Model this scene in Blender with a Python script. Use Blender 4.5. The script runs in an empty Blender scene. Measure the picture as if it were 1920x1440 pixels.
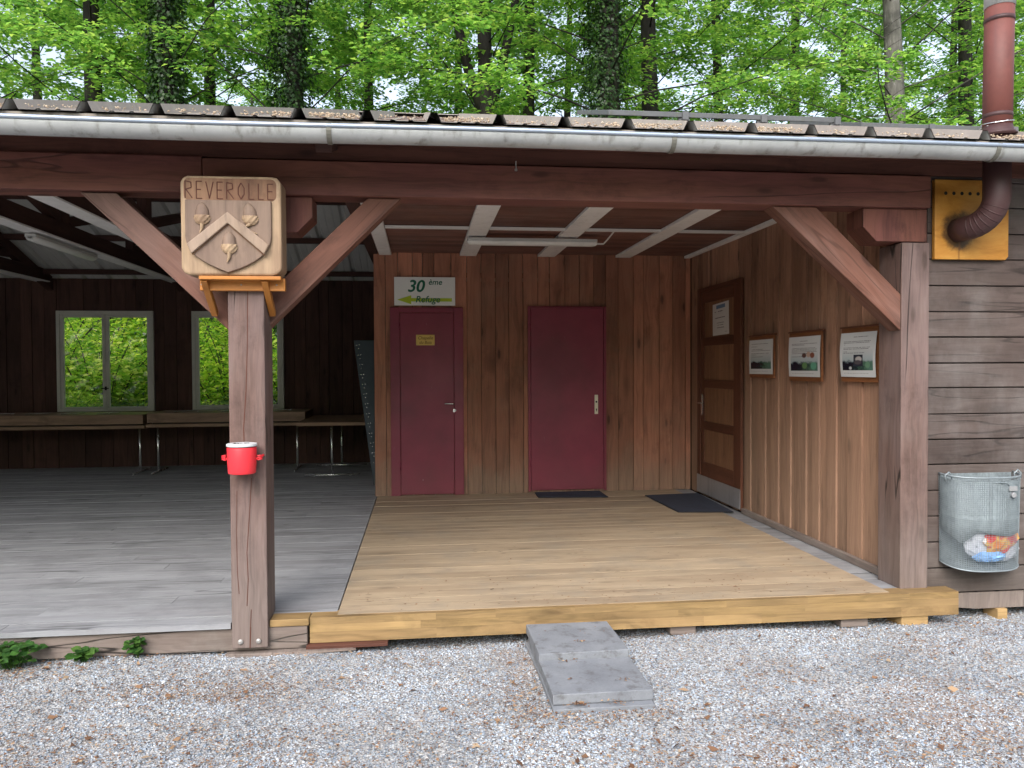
import bpy, math, random
import numpy as np
from mathutils import Vector, Matrix
random.seed(7); RNG = np.random.default_rng(7)
S = bpy.context.scene; COL = S.collection
R = math.radians

# ---------------------------------------------------------------- camera
FPX, YAW, PIT, ROL, EYE = 1469.18, 0.115825772, -0.0207406665, -0.00487108, 1.43
def cam_axes():
    cy, sy, cp, sp, cr, sr = math.cos(YAW), math.sin(YAW), math.cos(PIT), math.sin(PIT), math.cos(ROL), math.sin(ROL)
    f = Vector((sy*cp, cy*cp, sp)); r = Vector((cy, -sy, 0)); u = r.cross(f)
    return r*cr + u*sr, u*cr - r*sr, f
CR, CU, CF = cam_axes()
cam = bpy.data.cameras.new('camera'); cam_o = bpy.data.objects.new('camera', cam); COL.objects.link(cam_o)
cam.sensor_width = 36; cam.lens = FPX/1920*36; cam.clip_start = .05; cam.clip_end = 1000
m = Matrix((CR, CU, -CF)).transposed().to_4x4(); m.translation = Vector((0, 0, EYE)); cam_o.matrix_world = m
S.camera = cam_o
def ray(px, py): return CR*((px-960)/FPX) - CU*((py-720)/FPX) + CF
def aty(px, py, y): d = ray(px, py); return Vector((0, 0, EYE)) + d*(y/d.y)     # point on the vertical plane y
def atz(px, py, z): d = ray(px, py); return Vector((0, 0, EYE)) + d*((z-EYE)/d.z)

# ---------------------------------------------------------------- object helpers
def tag(o, label=None, cat=None, group=None, kind=None):
    for k, v in (('label', label), ('category', cat), ('group', group), ('kind', kind)):
        if v: o[k] = v
    return o
def empty(name, loc=(0, 0, 0), label=None, cat=None, group=None, rz=0):
    o = bpy.data.objects.new(name, None); COL.objects.link(o); o.location = loc; o.rotation_euler.z = rz
    o.empty_display_size = .1
    return tag(o, label, cat, group)
def link_mesh(name, me, mat=None, parent=None, loc=None):
    o = bpy.data.objects.new(name, me); COL.objects.link(o)
    if mat is not None and not me.materials:
        for mm in (mat if isinstance(mat, (list, tuple)) else [mat]): me.materials.append(mm)
    if parent is not None: o.parent = parent
    if loc is not None: o.location = loc
    return o
def V(*a): return Vector(a)

class MB:
    """collects shapes in world coordinates; build() links them as ONE mesh"""
    def __init__(s): s.v = []; s.f = []; s.uv = []; s.mi = []; s.cur = 0
    def add(s, vs, fs, uvs=None):
        b = len(s.v); s.v += [tuple(p) for p in vs]
        for k, f in enumerate(fs):
            s.f.append([b+i for i in f]); s.mi.append(s.cur)
            if uvs: s.uv.append(uvs[k])
            else:
                P = [Vector(vs[i]) for i in f]; n = (P[1]-P[0]).cross(P[2]-P[1]); a = [abs(c) for c in n]; k2 = a.index(max(a))
                s.uv.append([(p.z if k2 != 2 else p.y, p.y if k2 == 0 else p.x) for p in P])
    def obox(s, c, ax, ay, az, grain=0, jit=0.0):
        """centre and three half-axis vectors; grain = index of the axis the wood grain follows"""
        A = [Vector(ax), Vector(ay), Vector(az)]; c = Vector(c)
        if A[0].cross(A[1]).dot(A[2]) < 0: A[2] = -A[2]
        sg = [(-1,-1,-1),(1,-1,-1),(1,1,-1),(-1,1,-1),(-1,-1,1),(1,-1,1),(1,1,1),(-1,1,1)]
        vs = [c+A[0]*a+A[1]*b+A[2]*d for a, b, d in sg]
        if jit: vs = [p+Vector((random.uniform(-jit, jit), random.uniform(-jit, jit), random.uniform(-jit, jit))) for p in vs]
        fs = [(0,3,2,1),(4,5,6,7),(0,1,5,4),(1,2,6,5),(2,3,7,6),(3,0,4,7)]; nrm = [2,2,1,0,1,0]
        L = [a.length for a in A]; uo = random.uniform(0, 9); uvs = []
        for f, n in zip(fs, nrm):
            oth = [i for i in range(3) if i != n]
            if n == grain: ia, ib = oth; sa = .3
            else: ia = grain; ib = [i for i in oth if i != grain][0]; sa = 1
            off = n*1.7
            uvs.append([(uo+off+sg[i][ia]*L[ia]*sa, off*.37+sg[i][ib]*L[ib]) for i in f])
        s.add(vs, fs, uvs)
    def box(s, x0, x1, y0, y1, z0, z1, grain=None, jit=0.0):
        h = [(x1-x0)/2, (y1-y0)/2, (z1-z0)/2]
        if grain is None: grain = h.index(max(h))
        s.obox(((x0+x1)/2, (y0+y1)/2, (z0+z1)/2), (h[0],0,0), (0,h[1],0), (0,0,h[2]), grain, jit)
    def beam(s, p0, p1, w, d, side):
        """bar p0->p1, w across 'side' direction, d the other way"""
        p0, p1 = Vector(p0), Vector(p1); a = p1-p0; sd = Vector(side); sd = (sd-a*(sd.dot(a)/a.dot(a))).normalized()
        n = a.normalized().cross(sd); s.obox((p0+p1)/2, a/2, sd*w/2, n*d/2, 0)
    def prism(s, pts, ext):
        """closed 3-D outline extruded by ext, UVs along the first edge"""
        P = [Vector(p) for p in pts]; e = Vector(ext); n = len(P)
        nn = Vector((0, 0, 0))
        for i in range(n): nn += P[i].cross(P[(i+1) % n])
        if nn.dot(e) > 0: P.reverse()
        vs = P+[p+e for p in P]; fs = [tuple(range(n)), tuple(range(2*n-1, n-1, -1))]
        for i in range(n): fs.append((i, i+n, (i+1) % n+n, (i+1) % n))
        s.add(vs, fs)
    def tube(s, pts, r, n=8, cap=True):
        pts = [Vector(p) for p in pts]; rs = r if isinstance(r, (list, tuple)) else [r]*len(pts)
        vs = []; fs = []; uvs = []; t0 = (pts[1]-pts[0]).normalized()
        up = Vector((0, 0, 1)) if abs(t0.z) < .9 else Vector((1, 0, 0)); L = 0; Ls = []
        x = t0.cross(up).normalized()
        for i, p in enumerate(pts):
            t = (pts[min(i+1, len(pts)-1)]-pts[max(i-1, 0)]).normalized()
            x = (x-t*x.dot(t)).normalized(); y = t.cross(x)
            if i: L += (p-pts[i-1]).length
            Ls.append(L)
            for k in range(n):
                a = 2*math.pi*k/n; vs.append(p+(x*math.cos(a)+y*math.sin(a))*rs[i])
        for i in range(len(pts)-1):
            for k in range(n):
                k2 = (k+1) % n; fs.append((i*n+k, i*n+k2, (i+1)*n+k2, (i+1)*n+k))
                c0, c1 = 2*math.pi*k/n, 2*math.pi*(k+1)/n
                uvs.append([(Ls[i], c0*rs[i]), (Ls[i], c1*rs[i]), (Ls[i+1], c1*rs[i]), (Ls[i+1], c0*rs[i])])
        if cap:
            fs.append(tuple(range(n-1, -1, -1))); uvs.append([(vs[i].x, vs[i].y) for i in fs[-1]])
            fs.append(tuple((len(pts)-1)*n+k for k in range(n))); uvs.append([(vs[i].x, vs[i].y) for i in fs[-1]])
        s.add(vs, fs, uvs)
    def lathe(s, c, prof, n=32, axis=(0, 0, 1), xs=1.0):
        c = Vector(c); az = Vector(axis).normalized(); ax = az.orthogonal().normalized(); ay = az.cross(ax); vs = []; fs = []
        for r, h in prof:
            for k in range(n):
                a = 2*math.pi*k/n; vs.append(c+ax*r*math.cos(a)*xs+ay*r*math.sin(a)+az*h)
        for i in range(len(prof)-1):
            for k in range(n):
                k2 = (k+1) % n; fs.append((i*n+k, i*n+k2, (i+1)*n+k2, (i+1)*n+k))
        fs.append(tuple(range(n-1, -1, -1))); fs.append(tuple((len(prof)-1)*n+k for k in range(n)))
        s.add(vs, fs)
    def mesh(s, name, origin=(0, 0, 0)):
        me = bpy.data.meshes.new(name); ox, oy, oz = origin
        me.from_pydata([(x-ox, y-oy, z-oz) for x, y, z in s.v], [], s.f)
        uvl = me.uv_layers.new(name='UVMap'); flat = [c for f in s.uv for p in f for c in p]
        uvl.data.foreach_set('uv', flat)
        me.polygons.foreach_set('material_index', s.mi); me.update(); return me
    def build(s, name, mat, parent=None, bevel=0, smooth=False, origin=None):
        po = parent_loc(parent)
        me = s.mesh(name, origin if origin is not None else po)
        o = link_mesh(name, me, mat, parent, None if origin is None else tuple(Vector(origin)-Vector(po)))
        if smooth: me.polygons.foreach_set('use_smooth', [True]*len(me.polygons)); 
        if smooth: me.update()
        if bevel:
            b = o.modifiers.new('bevel', 'BEVEL'); b.width = bevel; b.segments = 2; b.limit_method = 'ANGLE'; b.angle_limit = R(40)
        return o
def parent_loc(p):
    t = Vector((0, 0, 0))
    while p is not None: t = t+p.location; p = p.parent
    return t
def np_mesh(name, verts, faces_n, idx, uv=None):
    """fast mesh: verts (N,3), every face with faces_n corners, idx flat"""
    me = bpy.data.meshes.new(name); nf = len(idx)//faces_n
    me.vertices.add(len(verts)); me.vertices.foreach_set('co', np.asarray(verts, np.float32).ravel())
    me.loops.add(len(idx)); me.loops.foreach_set('vertex_index', np.asarray(idx, np.int32))
    me.polygons.add(nf); me.polygons.foreach_set('loop_start', np.arange(nf, dtype=np.int32)*faces_n)
    me.polygons.foreach_set('loop_total', np.full(nf, faces_n, np.int32)); me.update(calc_edges=True); return me

# ---------------------------------------------------------------- materials
class NT:
    def __init__(s, name):
        s.m = bpy.data.materials.new(name); s.m.use_nodes = True; s.t = s.m.node_tree; s.t.nodes.clear()
        s.out = s.t.nodes.new('ShaderNodeOutputMaterial')
    def n(s, typ, **kw):
        nd = s.t.nodes.new('ShaderNode'+typ)
        for k, v in kw.items():
            if k.startswith('_'): setattr(nd, k[1:], v)
            else: s.set(nd, k, v)
        return nd
    def set(s, nd, k, v):
        sk = nd.inputs[int(k[1:])] if (k[0] == 'i' and k[1:].isdigit()) else nd.inputs[k.replace('__', ' ')]
        if hasattr(v, 'links') or isinstance(v, bpy.types.NodeSocket): s.t.links.new(v, sk)
        else:
            if sk.type == 'RGBA' and len(v) == 3: v = (*v, 1)
            sk.default_value = v
    def math(s, op, a, b=0.0, c=None):
        nd = s.n('Math', _operation=op); s.set(nd, 'i0', a); s.set(nd, 'i1', b)
        if c is not None: s.set(nd, 'i2', c)
        return nd.outputs[0]
    def vmath(s, op, a, b):
        nd = s.n('VectorMath', _operation=op); s.set(nd, 'i0', a); s.set(nd, 'i1', b); return nd.outputs[0]
    def mix(s, f, a, b, mode='MIX'):
        nd = s.n('Mix', _data_type='RGBA', _blend_type=mode); s.set(nd, 'i0', f); s.set(nd, 'i6', a); s.set(nd, 'i7', b); return nd.outputs[2]
    def ramp(s, f, stops):
        nd = s.n('ValToRGB'); cr = nd.color_ramp
        while len(cr.elements) < len(stops): cr.elements.new(.5)
        for e, (p, c) in zip(cr.elements, stops):
            e.position = p; e.color = (*c, 1) if len(c) == 3 else c
        s.set(nd, 'Fac', f); return nd.outputs[0]
    def sstep(s, v, a, b, o0=0.0, o1=1.0):
        nd = s.n('MapRange', _interpolation_type='SMOOTHSTEP'); s.set(nd, 'i0', v)
        for k, x in zip(('i1', 'i2', 'i3', 'i4'), (a, b, o0, o1)): s.set(nd, k, x)
        return nd.outputs[0]
    def noise(s, vec, scale=1, detail=4, rough=.55, dist=0):
        nd = s.n('TexNoise'); s.set(nd, 'Vector', vec); s.set(nd, 'Scale', scale); s.set(nd, 'Detail', detail); s.set(nd, 'Roughness', rough); s.set(nd, 'Distortion', dist); return nd.outputs[0]
    def done(s, shader): s.t.links.new(shader, s.out.inputs[0]); return s.m
    def pbr(s, col, rough=.7, bump=None, bs=.3, bd=.01, metal=0.0, spec=.35, **kw):
        p = s.n('BsdfPrincipled'); s.set(p, 'Base Color', col); s.set(p, 'Roughness', rough); s.set(p, 'Metallic', metal); s.set(p, 'Specular IOR Level', spec)
        for k, v in kw.items(): s.set(p, k.replace('_', ' '), v)
        if bump is not None:
            b = s.n('Bump'); s.set(b, 'Height', bump); s.set(b, 'Strength', bs); s.set(b, 'Distance', bd); s.t.links.new(b.outputs[0], p.inputs['Normal'])
        return s.done(p.outputs[0])
def lerp3(a, b, t): return tuple(x+(y-x)*t for x, y in zip(a, b))
def mul3(a, k): return tuple(min(1, x*k) for x in a)

def wood(name, base, dark=.55, light=1.25, rough=.7, var=.35, knots=.8, grain=34, cracks=0.0, dirt=None, dirt_amt=0.0, dirt_low=None, hue_to=None, spec=.3, bump=.35, weather=0.0, spots=0.0, stain=.45):
    """stained timber: grain along U, one random tint per board (island)"""
    t = NT(name); uv = t.n('UVMap').outputs[0]; geo = t.n('NewGeometry'); rnd = geo.outputs['Random Per Island']; pos = geo.outputs['Position']
    off = t.n('CombineXYZ'); t.set(off, 'X', t.math('MULTIPLY', rnd, 37.0)); t.set(off, 'Y', t.math('MULTIPLY', rnd, 91.0)); t.set(off, 'Z', t.math('MULTIPLY', rnd, 53.0))
    uvo = t.vmath('ADD', uv, off.outputs[0])
    wob = t.noise(t.vmath('MULTIPLY', uvo, (1.3, 5, 1)), 1, 3)
    g_in = t.vmath('ADD', t.vmath('MULTIPLY', uvo, (1.1, grain, 1)), t.n('CombineXYZ', Y=t.math('MULTIPLY', wob, 7.0)).outputs[0])
    fine = t.noise(t.vmath('MULTIPLY', uvo, (5, grain*5, 1)), 1, 5, .65)
    band = t.noise(g_in, 1, 3, .6)
    broad = t.noise(t.vmath('MULTIPLY', uvo, (.9, 4, 1)), 1, 4)
    g = t.math('ADD', t.math('MULTIPLY', band, .62), t.math('MULTIPLY', fine, .38))
    col = t.ramp(g, [(.28, mul3(base, dark)), (.5, base), (.72, mul3(base, light))])
    if hue_to: col = t.mix(t.math('MULTIPLY', t.sstep(broad, .4, .66), .75), col, t.ramp(g, [(.3, mul3(hue_to, dark)), (.7, mul3(hue_to, light))]))
    col = t.mix(t.sstep(broad, .35, .6, .4, 0), col, t.mix(1, col, (.5, .45, .43), 'MULTIPLY'))
    st_ = t.noise(t.vmath('ADD', t.vmath('MULTIPLY', uvo, (2.3, 3.2, 1)), (4, 9, 2)), 1, 6, .7); col = t.mix(t.math('MULTIPLY', t.sstep(st_, .52, .7), stain), col, t.mix(1, col, (.38, .34, .34), 'MULTIPLY'))
    kh = None
    if knots:
        vo = t.n('TexVoronoi', _feature='F1'); t.set(vo, 'Vector', t.vmath('ADD', t.vmath('MULTIPLY', uvo, (2.1, 6.5, 1)), t.n('CombineXYZ', X=t.math('MULTIPLY', fine, .1), Y=t.math('MULTIPLY', fine, .16)).outputs[0])); t.set(vo, 'Scale', 1.0); t.set(vo, 'Randomness', 1.0)
        kh = t.math('MAXIMUM', t.sstep(vo.outputs['Distance'], .06, .2, 1, 0), t.math('MULTIPLY', t.sstep(vo.outputs['Distance'], .16, .42, 1, 0), .3))
        col = t.mix(t.math('MULTIPLY', kh, knots), col, mul3(base, .28))
    br = t.n('Mix', _data_type='FLOAT'); t.set(br, 'i0', rnd); t.set(br, 'i2', 1-var); t.set(br, 'i3', 1+var)
    gr = t.n('CombineColor'); 
    for c in ('Red', 'Green', 'Blue'): t.set(gr, c, br.outputs[0])
    col = t.mix(1.0, col, gr.outputs[0], 'MULTIPLY')
    hgt = t.math('MULTIPLY', g, 1.0)
    if cracks:
        cn = t.noise(t.vmath('MULTIPLY', uvo, (.55, 7, 1)), 1, 2, .5, .3)
        cr = t.sstep(t.math('ABSOLUTE', t.math('SUBTRACT', cn, .5)), .002, .018, 1, 0)
        gate = t.sstep(t.noise(t.vmath('MULTIPLY', uvo, (.8, 2, 1)), 1, 2), .45, .52)
        cr = t.math('MULTIPLY', t.math('MULTIPLY', cr, gate), cracks)
        col = t.mix(cr, col, mul3(base, .12)); hgt = t.math('SUBTRACT', hgt, t.math('MULTIPLY', cr, 2.0))
    if weather:
        wn = t.noise(t.vmath('MULTIPLY', pos, (1.7, 1.7, 1.1)), 1, 6, .65)
        col = t.mix(t.math('MULTIPLY', t.sstep(wn, .42, .7), weather), col, t.ramp(g, [(.3, (.16, .145, .138)), (.7, (.3, .28, .27))]))
    if dirt:
        dn = t.noise(pos, 2.3, 6, .7); am = t.sstep(dn, .45, .7)
        if dirt_low:
            sep = t.n('SeparateXYZ'); t.set(sep, 0 if False else 'i0', pos)
            low = t.sstep(t.math('ADD', sep.outputs[2], t.math('MULTIPLY', t.math('SUBTRACT', dn, .5), .9)), dirt_low[0], dirt_low[1], 1, 0)
            am = t.math('MAXIMUM', t.math('MULTIPLY', am, .35), low)
        col = t.mix(t.math('MULTIPLY', am, dirt_amt), col, t.mix(1.0, t.ramp(g, [(.3, (.6, .6, .6)), (.7, (1.15, 1.15, 1.15))]), dirt, 'MULTIPLY'))
    if spots:      # damp little stains and bits trodden in
        vs_ = t.n('TexVoronoi', _feature='F1'); t.set(vs_, 'Vector', t.vmath('ADD', t.vmath('MULTIPLY', pos, (5, 11, 1)), t.n('CombineXYZ', X=t.math('MULTIPLY', fine, .35), Y=t.math('MULTIPLY', band, .35)).outputs[0])); t.set(vs_, 'Scale', 1.6)
        sm = t.math('MULTIPLY', t.sstep(vs_.outputs['Distance'], .1, .2, 1, 0), t.sstep(t.noise(pos, 1.9, 3), .5, .62))
        col = t.mix(t.math('MULTIPLY', sm, spots), col, mul3(base, .25))
    if kh is not None: hgt = t.math('ADD', hgt, t.math('MULTIPLY', kh, .25))
    rg = t.math('ADD', rough-.08, t.math('MULTIPLY', fine, .16))
    return t.pbr(col, rg, hgt, bump, .004, spec=spec)

def paint(name, col, rough=.5, var=.12, scratch=None, spec=.4, metal=0.0, bump=.1, scale=4.0, streak=None):
    t = NT(name); pos = t.n('NewGeometry').outputs['Position']
    a = t.noise(pos, scale, 6, .65); b = t.noise(pos, scale*9, 4, .6)
    c = t.ramp(t.math('ADD', t.math('MULTIPLY', a, .7), t.math('MULTIPLY', b, .3)), [(.3, mul3(col, 1-var*1.6)), (.5, col), (.7, mul3(col, 1+var))])
    if scratch:
        v = t.n('TexVoronoi', _feature='F1', Scale=9.0); t.set(v, 'Vector', t.vmath('MULTIPLY', pos, (1.2, 1.2, .8)))
        chip = t.math('MULTIPLY', t.sstep(v.outputs['Distance'], .045, .06, 1, 0), t.sstep(t.noise(pos, 3.1, 2), .56, .6))
        c = t.mix(chip, c, scratch)
    if streak:
        sn = t.noise(t.vmath('MULTIPLY', pos, (14, 14, .8)), 1, 5, .6)
        c = t.mix(t.math('MULTIPLY', t.sstep(sn, .52, .72), streak[1]), c, streak[0])
    r = t.math('ADD', rough-.1, t.math('MULTIPLY', a, .2))
    return t.pbr(c, r, t.math('ADD', a, t.math('MULTIPLY', b, .4)), bump, .004, metal=metal, spec=spec)

def island_mat(name, stops, rough=.8, transl=0.0, tcol=None, nscale=0, gloss=.2):
    """small pieces coloured one by one: leaves, stones, litter"""
    t = NT(name); geo = t.n('NewGeometry'); rnd = geo.outputs['Random Per Island']
    col = t.ramp(rnd, stops)
    if nscale:
        nz = t.noise(geo.outputs['Position'], nscale, 3); col = t.mix(1.0, col, t.ramp(nz, [(.3, (.62, .62, .62)), (.7, (1.25, 1.25, 1.25))]), 'MULTIPLY')
    p = t.n('BsdfPrincipled'); t.set(p, 'Base Color', col); t.set(p, 'Roughness', rough); t.set(p, 'Specular IOR Level', gloss)
    if not transl: return t.done(p.outputs[0])
    tr = t.n('BsdfTranslucent'); t.set(tr, 'Color', t.mix(1.0, col, tcol, 'MULTIPLY') if tcol else col)
    mx = t.n('MixShader'); t.set(mx, 'i0', transl); t.t.links.new(p.outputs[0], mx.inputs[1]); t.t.links.new(tr.outputs[0], mx.inputs[2])
    return t.done(mx.outputs[0])

M = {}
M['beam'] = wood('stained_beam_wood', (.22, .085, .06), var=.16, knots=.85, cracks=.6, rough=.62, hue_to=(.14, .048, .042), grain=26)
M['beam_edge'] = wood('stained_fascia_wood', (.13, .052, .036), var=.2, rough=.7)
M['post'] = wood('faded_post_wood', (.195, .125, .106), dark=.62, light=1.2, var=.1, knots=.75, cracks=1.0, hue_to=(.19, .135, .127), rough=.72, grain=24, dirt=(.24, .2, .175), dirt_amt=.55, dirt_low=(-.1, .9))
M['brace'] = wood('faded_brace_wood', (.2, .088, .06), dark=.6, light=1.25, var=.12, knots=.85, cracks=.4, hue_to=(.22, .135, .112), rough=.66, grain=24)
M['wall'] = wood('porch_wall_boards', (.36, .156, .095), dark=.58, light=1.25, var=.36, knots=1.0, rough=.68, dirt=(.27, .19, .13), dirt_amt=.75, dirt_low=(.05, .65))
M['side'] = wood('side_wall_boards', (.345, .187, .12), dark=.66, light=1.2, var=.24, knots=.75, rough=.72, dirt=(.38, .27, .19), dirt_amt=.5, dirt_low=(.2, 2.0))
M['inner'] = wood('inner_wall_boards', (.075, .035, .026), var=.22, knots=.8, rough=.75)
M['outer'] = wood('weathered_cladding', (.094, .07, .062), dark=.68, light=1.22, var=.16, knots=.5, cracks=.55, rough=.78, grain=22, weather=.4, dirt=(.15, .125, .108), dirt_amt=.6, dirt_low=(-.2, .5))
M['ceil'] = wood('ceiling_boards', (.19, .09, .066), var=.25, knots=.3, rough=.75, weather=.18)
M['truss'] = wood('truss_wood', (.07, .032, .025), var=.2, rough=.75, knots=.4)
M['olddeck'] = wood('old_grey_decking', (.335, .345, .365), dark=.76, light=1.14, var=.08, knots=.3, cracks=.6, rough=.72, grain=30, hue_to=(.29, .295, .305), dirt=(.2, .205, .215), dirt_amt=.5, stain=.25)
M['newdeck'] = wood('new_larch_decking', (.43, .335, .23), dark=.76, light=1.12, var=.07, knots=.45, rough=.62, grain=26, dirt=(.34, .29, .225), dirt_amt=.6, spots=.7, stain=.2)
M['glulam'] = wood('fresh_pine_lamella', (.36, .24, .112), dark=.55, light=1.25, var=.17, knots=.95, rough=.55, grain=18, hue_to=(.34, .22, .09), dirt=(.24, .165, .075), dirt_amt=.5)
M['sill'] = wood('weathered_sill', (.24, .195, .17), dark=.6, light=1.25, var=.1, knots=.4, cracks=1.0, rough=.8, dirt=(.3, .27, .24), dirt_amt=.5)
M['orange'] = wood('varnished_shelf_pine', (.5, .2, .045), dark=.72, light=1.2, var=.12, knots=.6, rough=.45)
M['carved'] = wood('pale_carved_oak', (.44, .315, .2), dark=.6, light=1.18, var=.03, knots=.0, rough=.6, grain=16, hue_to=(.26, .165, .105), bump=.6, stain=.7)
M['carved2'] = wood('darkened_carved_oak', (.25, .175, .13), dark=.55, light=1.2, var=.05, knots=.0, rough=.6, grain=16, hue_to=(.16, .105, .08), bump=.5)
M['carved4'] = wood('greyed_carved_oak', (.33, .24, .175), dark=.55, light=1.2, var=.03, knots=.0, rough=.6, grain=16, hue_to=(.32, .235, .18), bump=.5)
M['carved3'] = wood('brown_stained_oak', (.2, .1, .055), dark=.55, light=1.2, var=.05, knots=.0, rough=.6, grain=16, hue_to=(.28, .16, .09), bump=.5)
M['burnt'] = paint('burnt_groove_brown', (.09, .03, .018), .8)
M['doorwood'] = wood('dark_door_frame_wood', (.13, .05, .028), var=.1, knots=.1, rough=.5)
M['doorpanel'] = wood('tan_door_panel', (.26, .132, .07), dark=.75, light=1.15, var=.05, knots=.2, rough=.55, grain=30)
M['tablewood'] = wood('table_top_wood', (.28, .175, .11), var=.1, knots=.2, rough=.5)
M['block'] = wood('support_block_pine', (.5, .33, .15), var=.1, knots=.4)
M['red'] = paint('burgundy_door_paint', (.17, .016, .042), .38, .1, scratch=(.4, .3, .3), spec=.5, bump=.06, scale=2.2)
def door_paint():
    t = NT('burgundy_door_paint'); pos = t.n('NewGeometry').outputs['Position']; a = t.noise(pos, 1.7, 5, .6); b = t.noise(t.vmath('MULTIPLY', pos, (30, 30, 3)), 1, 4, .6); sp = t.n('SeparateXYZ'); t.set(sp, 'i0', pos)
    c = t.ramp(a, [(.3, (.15, .011, .03)), (.5, (.2, .016, .042)), (.7, (.24, .026, .054))])
    c = t.mix(t.math('MULTIPLY', t.sstep(t.math('ADD', sp.outputs[2], t.math('MULTIPLY', a, .5)), .25, .75, 1, 0), .35), c, (.2, .07, .075))
    v = t.n('TexVoronoi', _feature='F1', Scale=7.0); t.set(v, 'Vector', t.vmath('MULTIPLY', pos, (1.2, 1.2, .6)))
    chip = t.math('MULTIPLY', t.sstep(v.outputs['Distance'], .04, .06, 1, 0), t.sstep(t.noise(pos, 3.1, 2), .54, .6))
    scr = t.math('MULTIPLY', t.sstep(b, .68, .72), t.sstep(t.noise(pos, 2.3, 3), .55, .65)); c = t.mix(t.math('MAXIMUM', chip, t.math('MULTIPLY', scr, .35)), c, (.42, .33, .33))
    return t.pbr(c, t.math('ADD', .2, t.math('MULTIPLY', t.noise(pos, 3.3, 5, .65), .45)), a, .08, .006, spec=.55)
M['red'] = door_paint()
M['white'] = paint('white_batten_paint', (.8, .785, .76), .6, .07, streak=((.5, .46, .4), .35))
M['winframe'] = paint('pale_window_frame_paint', (.55, .53, .47), .55, .08)
M['zinc'] = paint('weathered_zinc', (.45, .46, .455), .5, .12, metal=.35, streak=((.2, .19, .165), .75), scale=3)
M['zincedge'] = paint('bluish_zinc_bead', (.4, .47, .57), .38, .06, metal=.5)
M['bracket'] = paint('gutter_bracket_steel', (.2, .195, .165), .55, .15, metal=.5)
M['roofm'] = paint('brown_roof_sheet', (.3, .26, .235), .55, .14, streak=((.42, .37, .32), .5), scale=3)
M['roofin'] = paint('grey_roof_underside', (.62, .62, .59), .5, .06, scale=2)
M['steel'] = paint('chromed_tube', (.75, .75, .74), .25, .05, metal=.9)
M['alu'] = paint('aluminium_plate', (.45, .45, .46), .45, .1, metal=.6, streak=((.25, .25, .27), .5))
M['ivory'] = paint('ivory_lock_plate', (.78, .76, .6), .4, .04)
M['black'] = paint('black_void', (.01, .01, .01), .7, .1)
M['brass'] = paint('brass_plate', (.62, .42, .12), .38, .08, metal=.35)
M['brasstext'] = paint('engraved_brown', (.2, .1, .02), .6, .1)
M['signwhite'] = paint('white_sign_board', (.78, .79, .76), .4, .02)
M['green'] = paint('dark_green_lettering', (.005, .13, .07), .5, .03)
M['lime'] = paint('lime_arrow', (.42, .55, .02), .5, .03)
M['lampbody'] = paint('lamp_housing_plastic', (.52, .52, .49), .5, .05)
M['lampdiff'] = paint('opal_lamp_cover', (.72, .72, .68), .3, .04)
M['mat'] = paint('blue_grey_mat_pile', (.035, .042, .065), .95, .25, scale=12, bump=.5)
M['matedge'] = paint('mat_rubber_edge', (.018, .02, .026), .8, .1)
M['bucket'] = paint('red_plastic', (.8, .035, .05), .4, .04, spec=.5)
M['lid'] = paint('grey_white_lid', (.68, .7, .72), .4, .05)
M['flash'] = paint('dirty_eaves_flashing', (.26, .225, .19), .7, .25, streak=((.1, .08, .06), .8), scale=5)
M['flue'] = paint('brown_red_flue_enamel', (.16, .05, .04), .62, .15, streak=((.12, .05, .045), .5), spec=.5)
M['fluelow'] = paint('dark_flue_enamel', (.06, .026, .026), .55, .15, streak=((.05, .025, .025), .5), spec=.5)
M['galv'] = paint('galvanised_wire', (.31, .355, .38), .5, .12, metal=.5)
M['galvsheet'] = paint('galvanised_sheet', (.24, .28, .295), .65, .3, metal=.2, streak=((.15, .17, .18), .7), scale=9)
M['bagwhite'] = paint('white_plastic_film', (.58, .6, .66), .35, .06)
M['bagblue'] = paint('blue_plastic_film', (.22, .42, .75), .35, .1)
M['panelgrey'] = paint('blue_grey_sheet_metal', (.05, .064, .076), .45, .1, metal=.3)
M['pvframe'] = paint('panel_frame_aluminium', (.17, .18, .19), .5, .15, metal=.3, streak=((.16, .17, .12), .7))
M['pvclamp'] = paint('dull_clamp_metal', (.11, .115, .12), .6, .2)
M['pvglass'] = paint('dark_cell_glass', (.01, .012, .025), .12, .1, spec=.6)
M['cable'] = paint('white_cable_duct', (.72, .7, .66), .5, .04)
M['screw'] = paint('zinc_bolt_head', (.42, .4, .38), .45, .15, metal=.5)
def slab_mat():
    t = NT('grey_concrete'); pos = t.n('NewGeometry').outputs['Position']; a = t.noise(pos, 5, 6, .65); b = t.noise(pos, 120, 3, .6); d = t.noise(t.vmath('ADD', pos, (3, 1, 9)), 11, 5, .7)
    c = t.ramp(t.math('ADD', t.math('MULTIPLY', a, .75), t.math('MULTIPLY', b, .25)), [(.3, (.17, .18, .2)), (.5, (.225, .238, .26)), (.7, (.285, .3, .32))])
    c = t.mix(t.math('MULTIPLY', t.sstep(d, .5, .68), .65), c, (.11, .105, .105))
    return t.pbr(c, .85, t.math('ADD', b, t.math('MULTIPLY', d, .5)), .35, .004)
M['slab'] = slab_mat()
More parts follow.
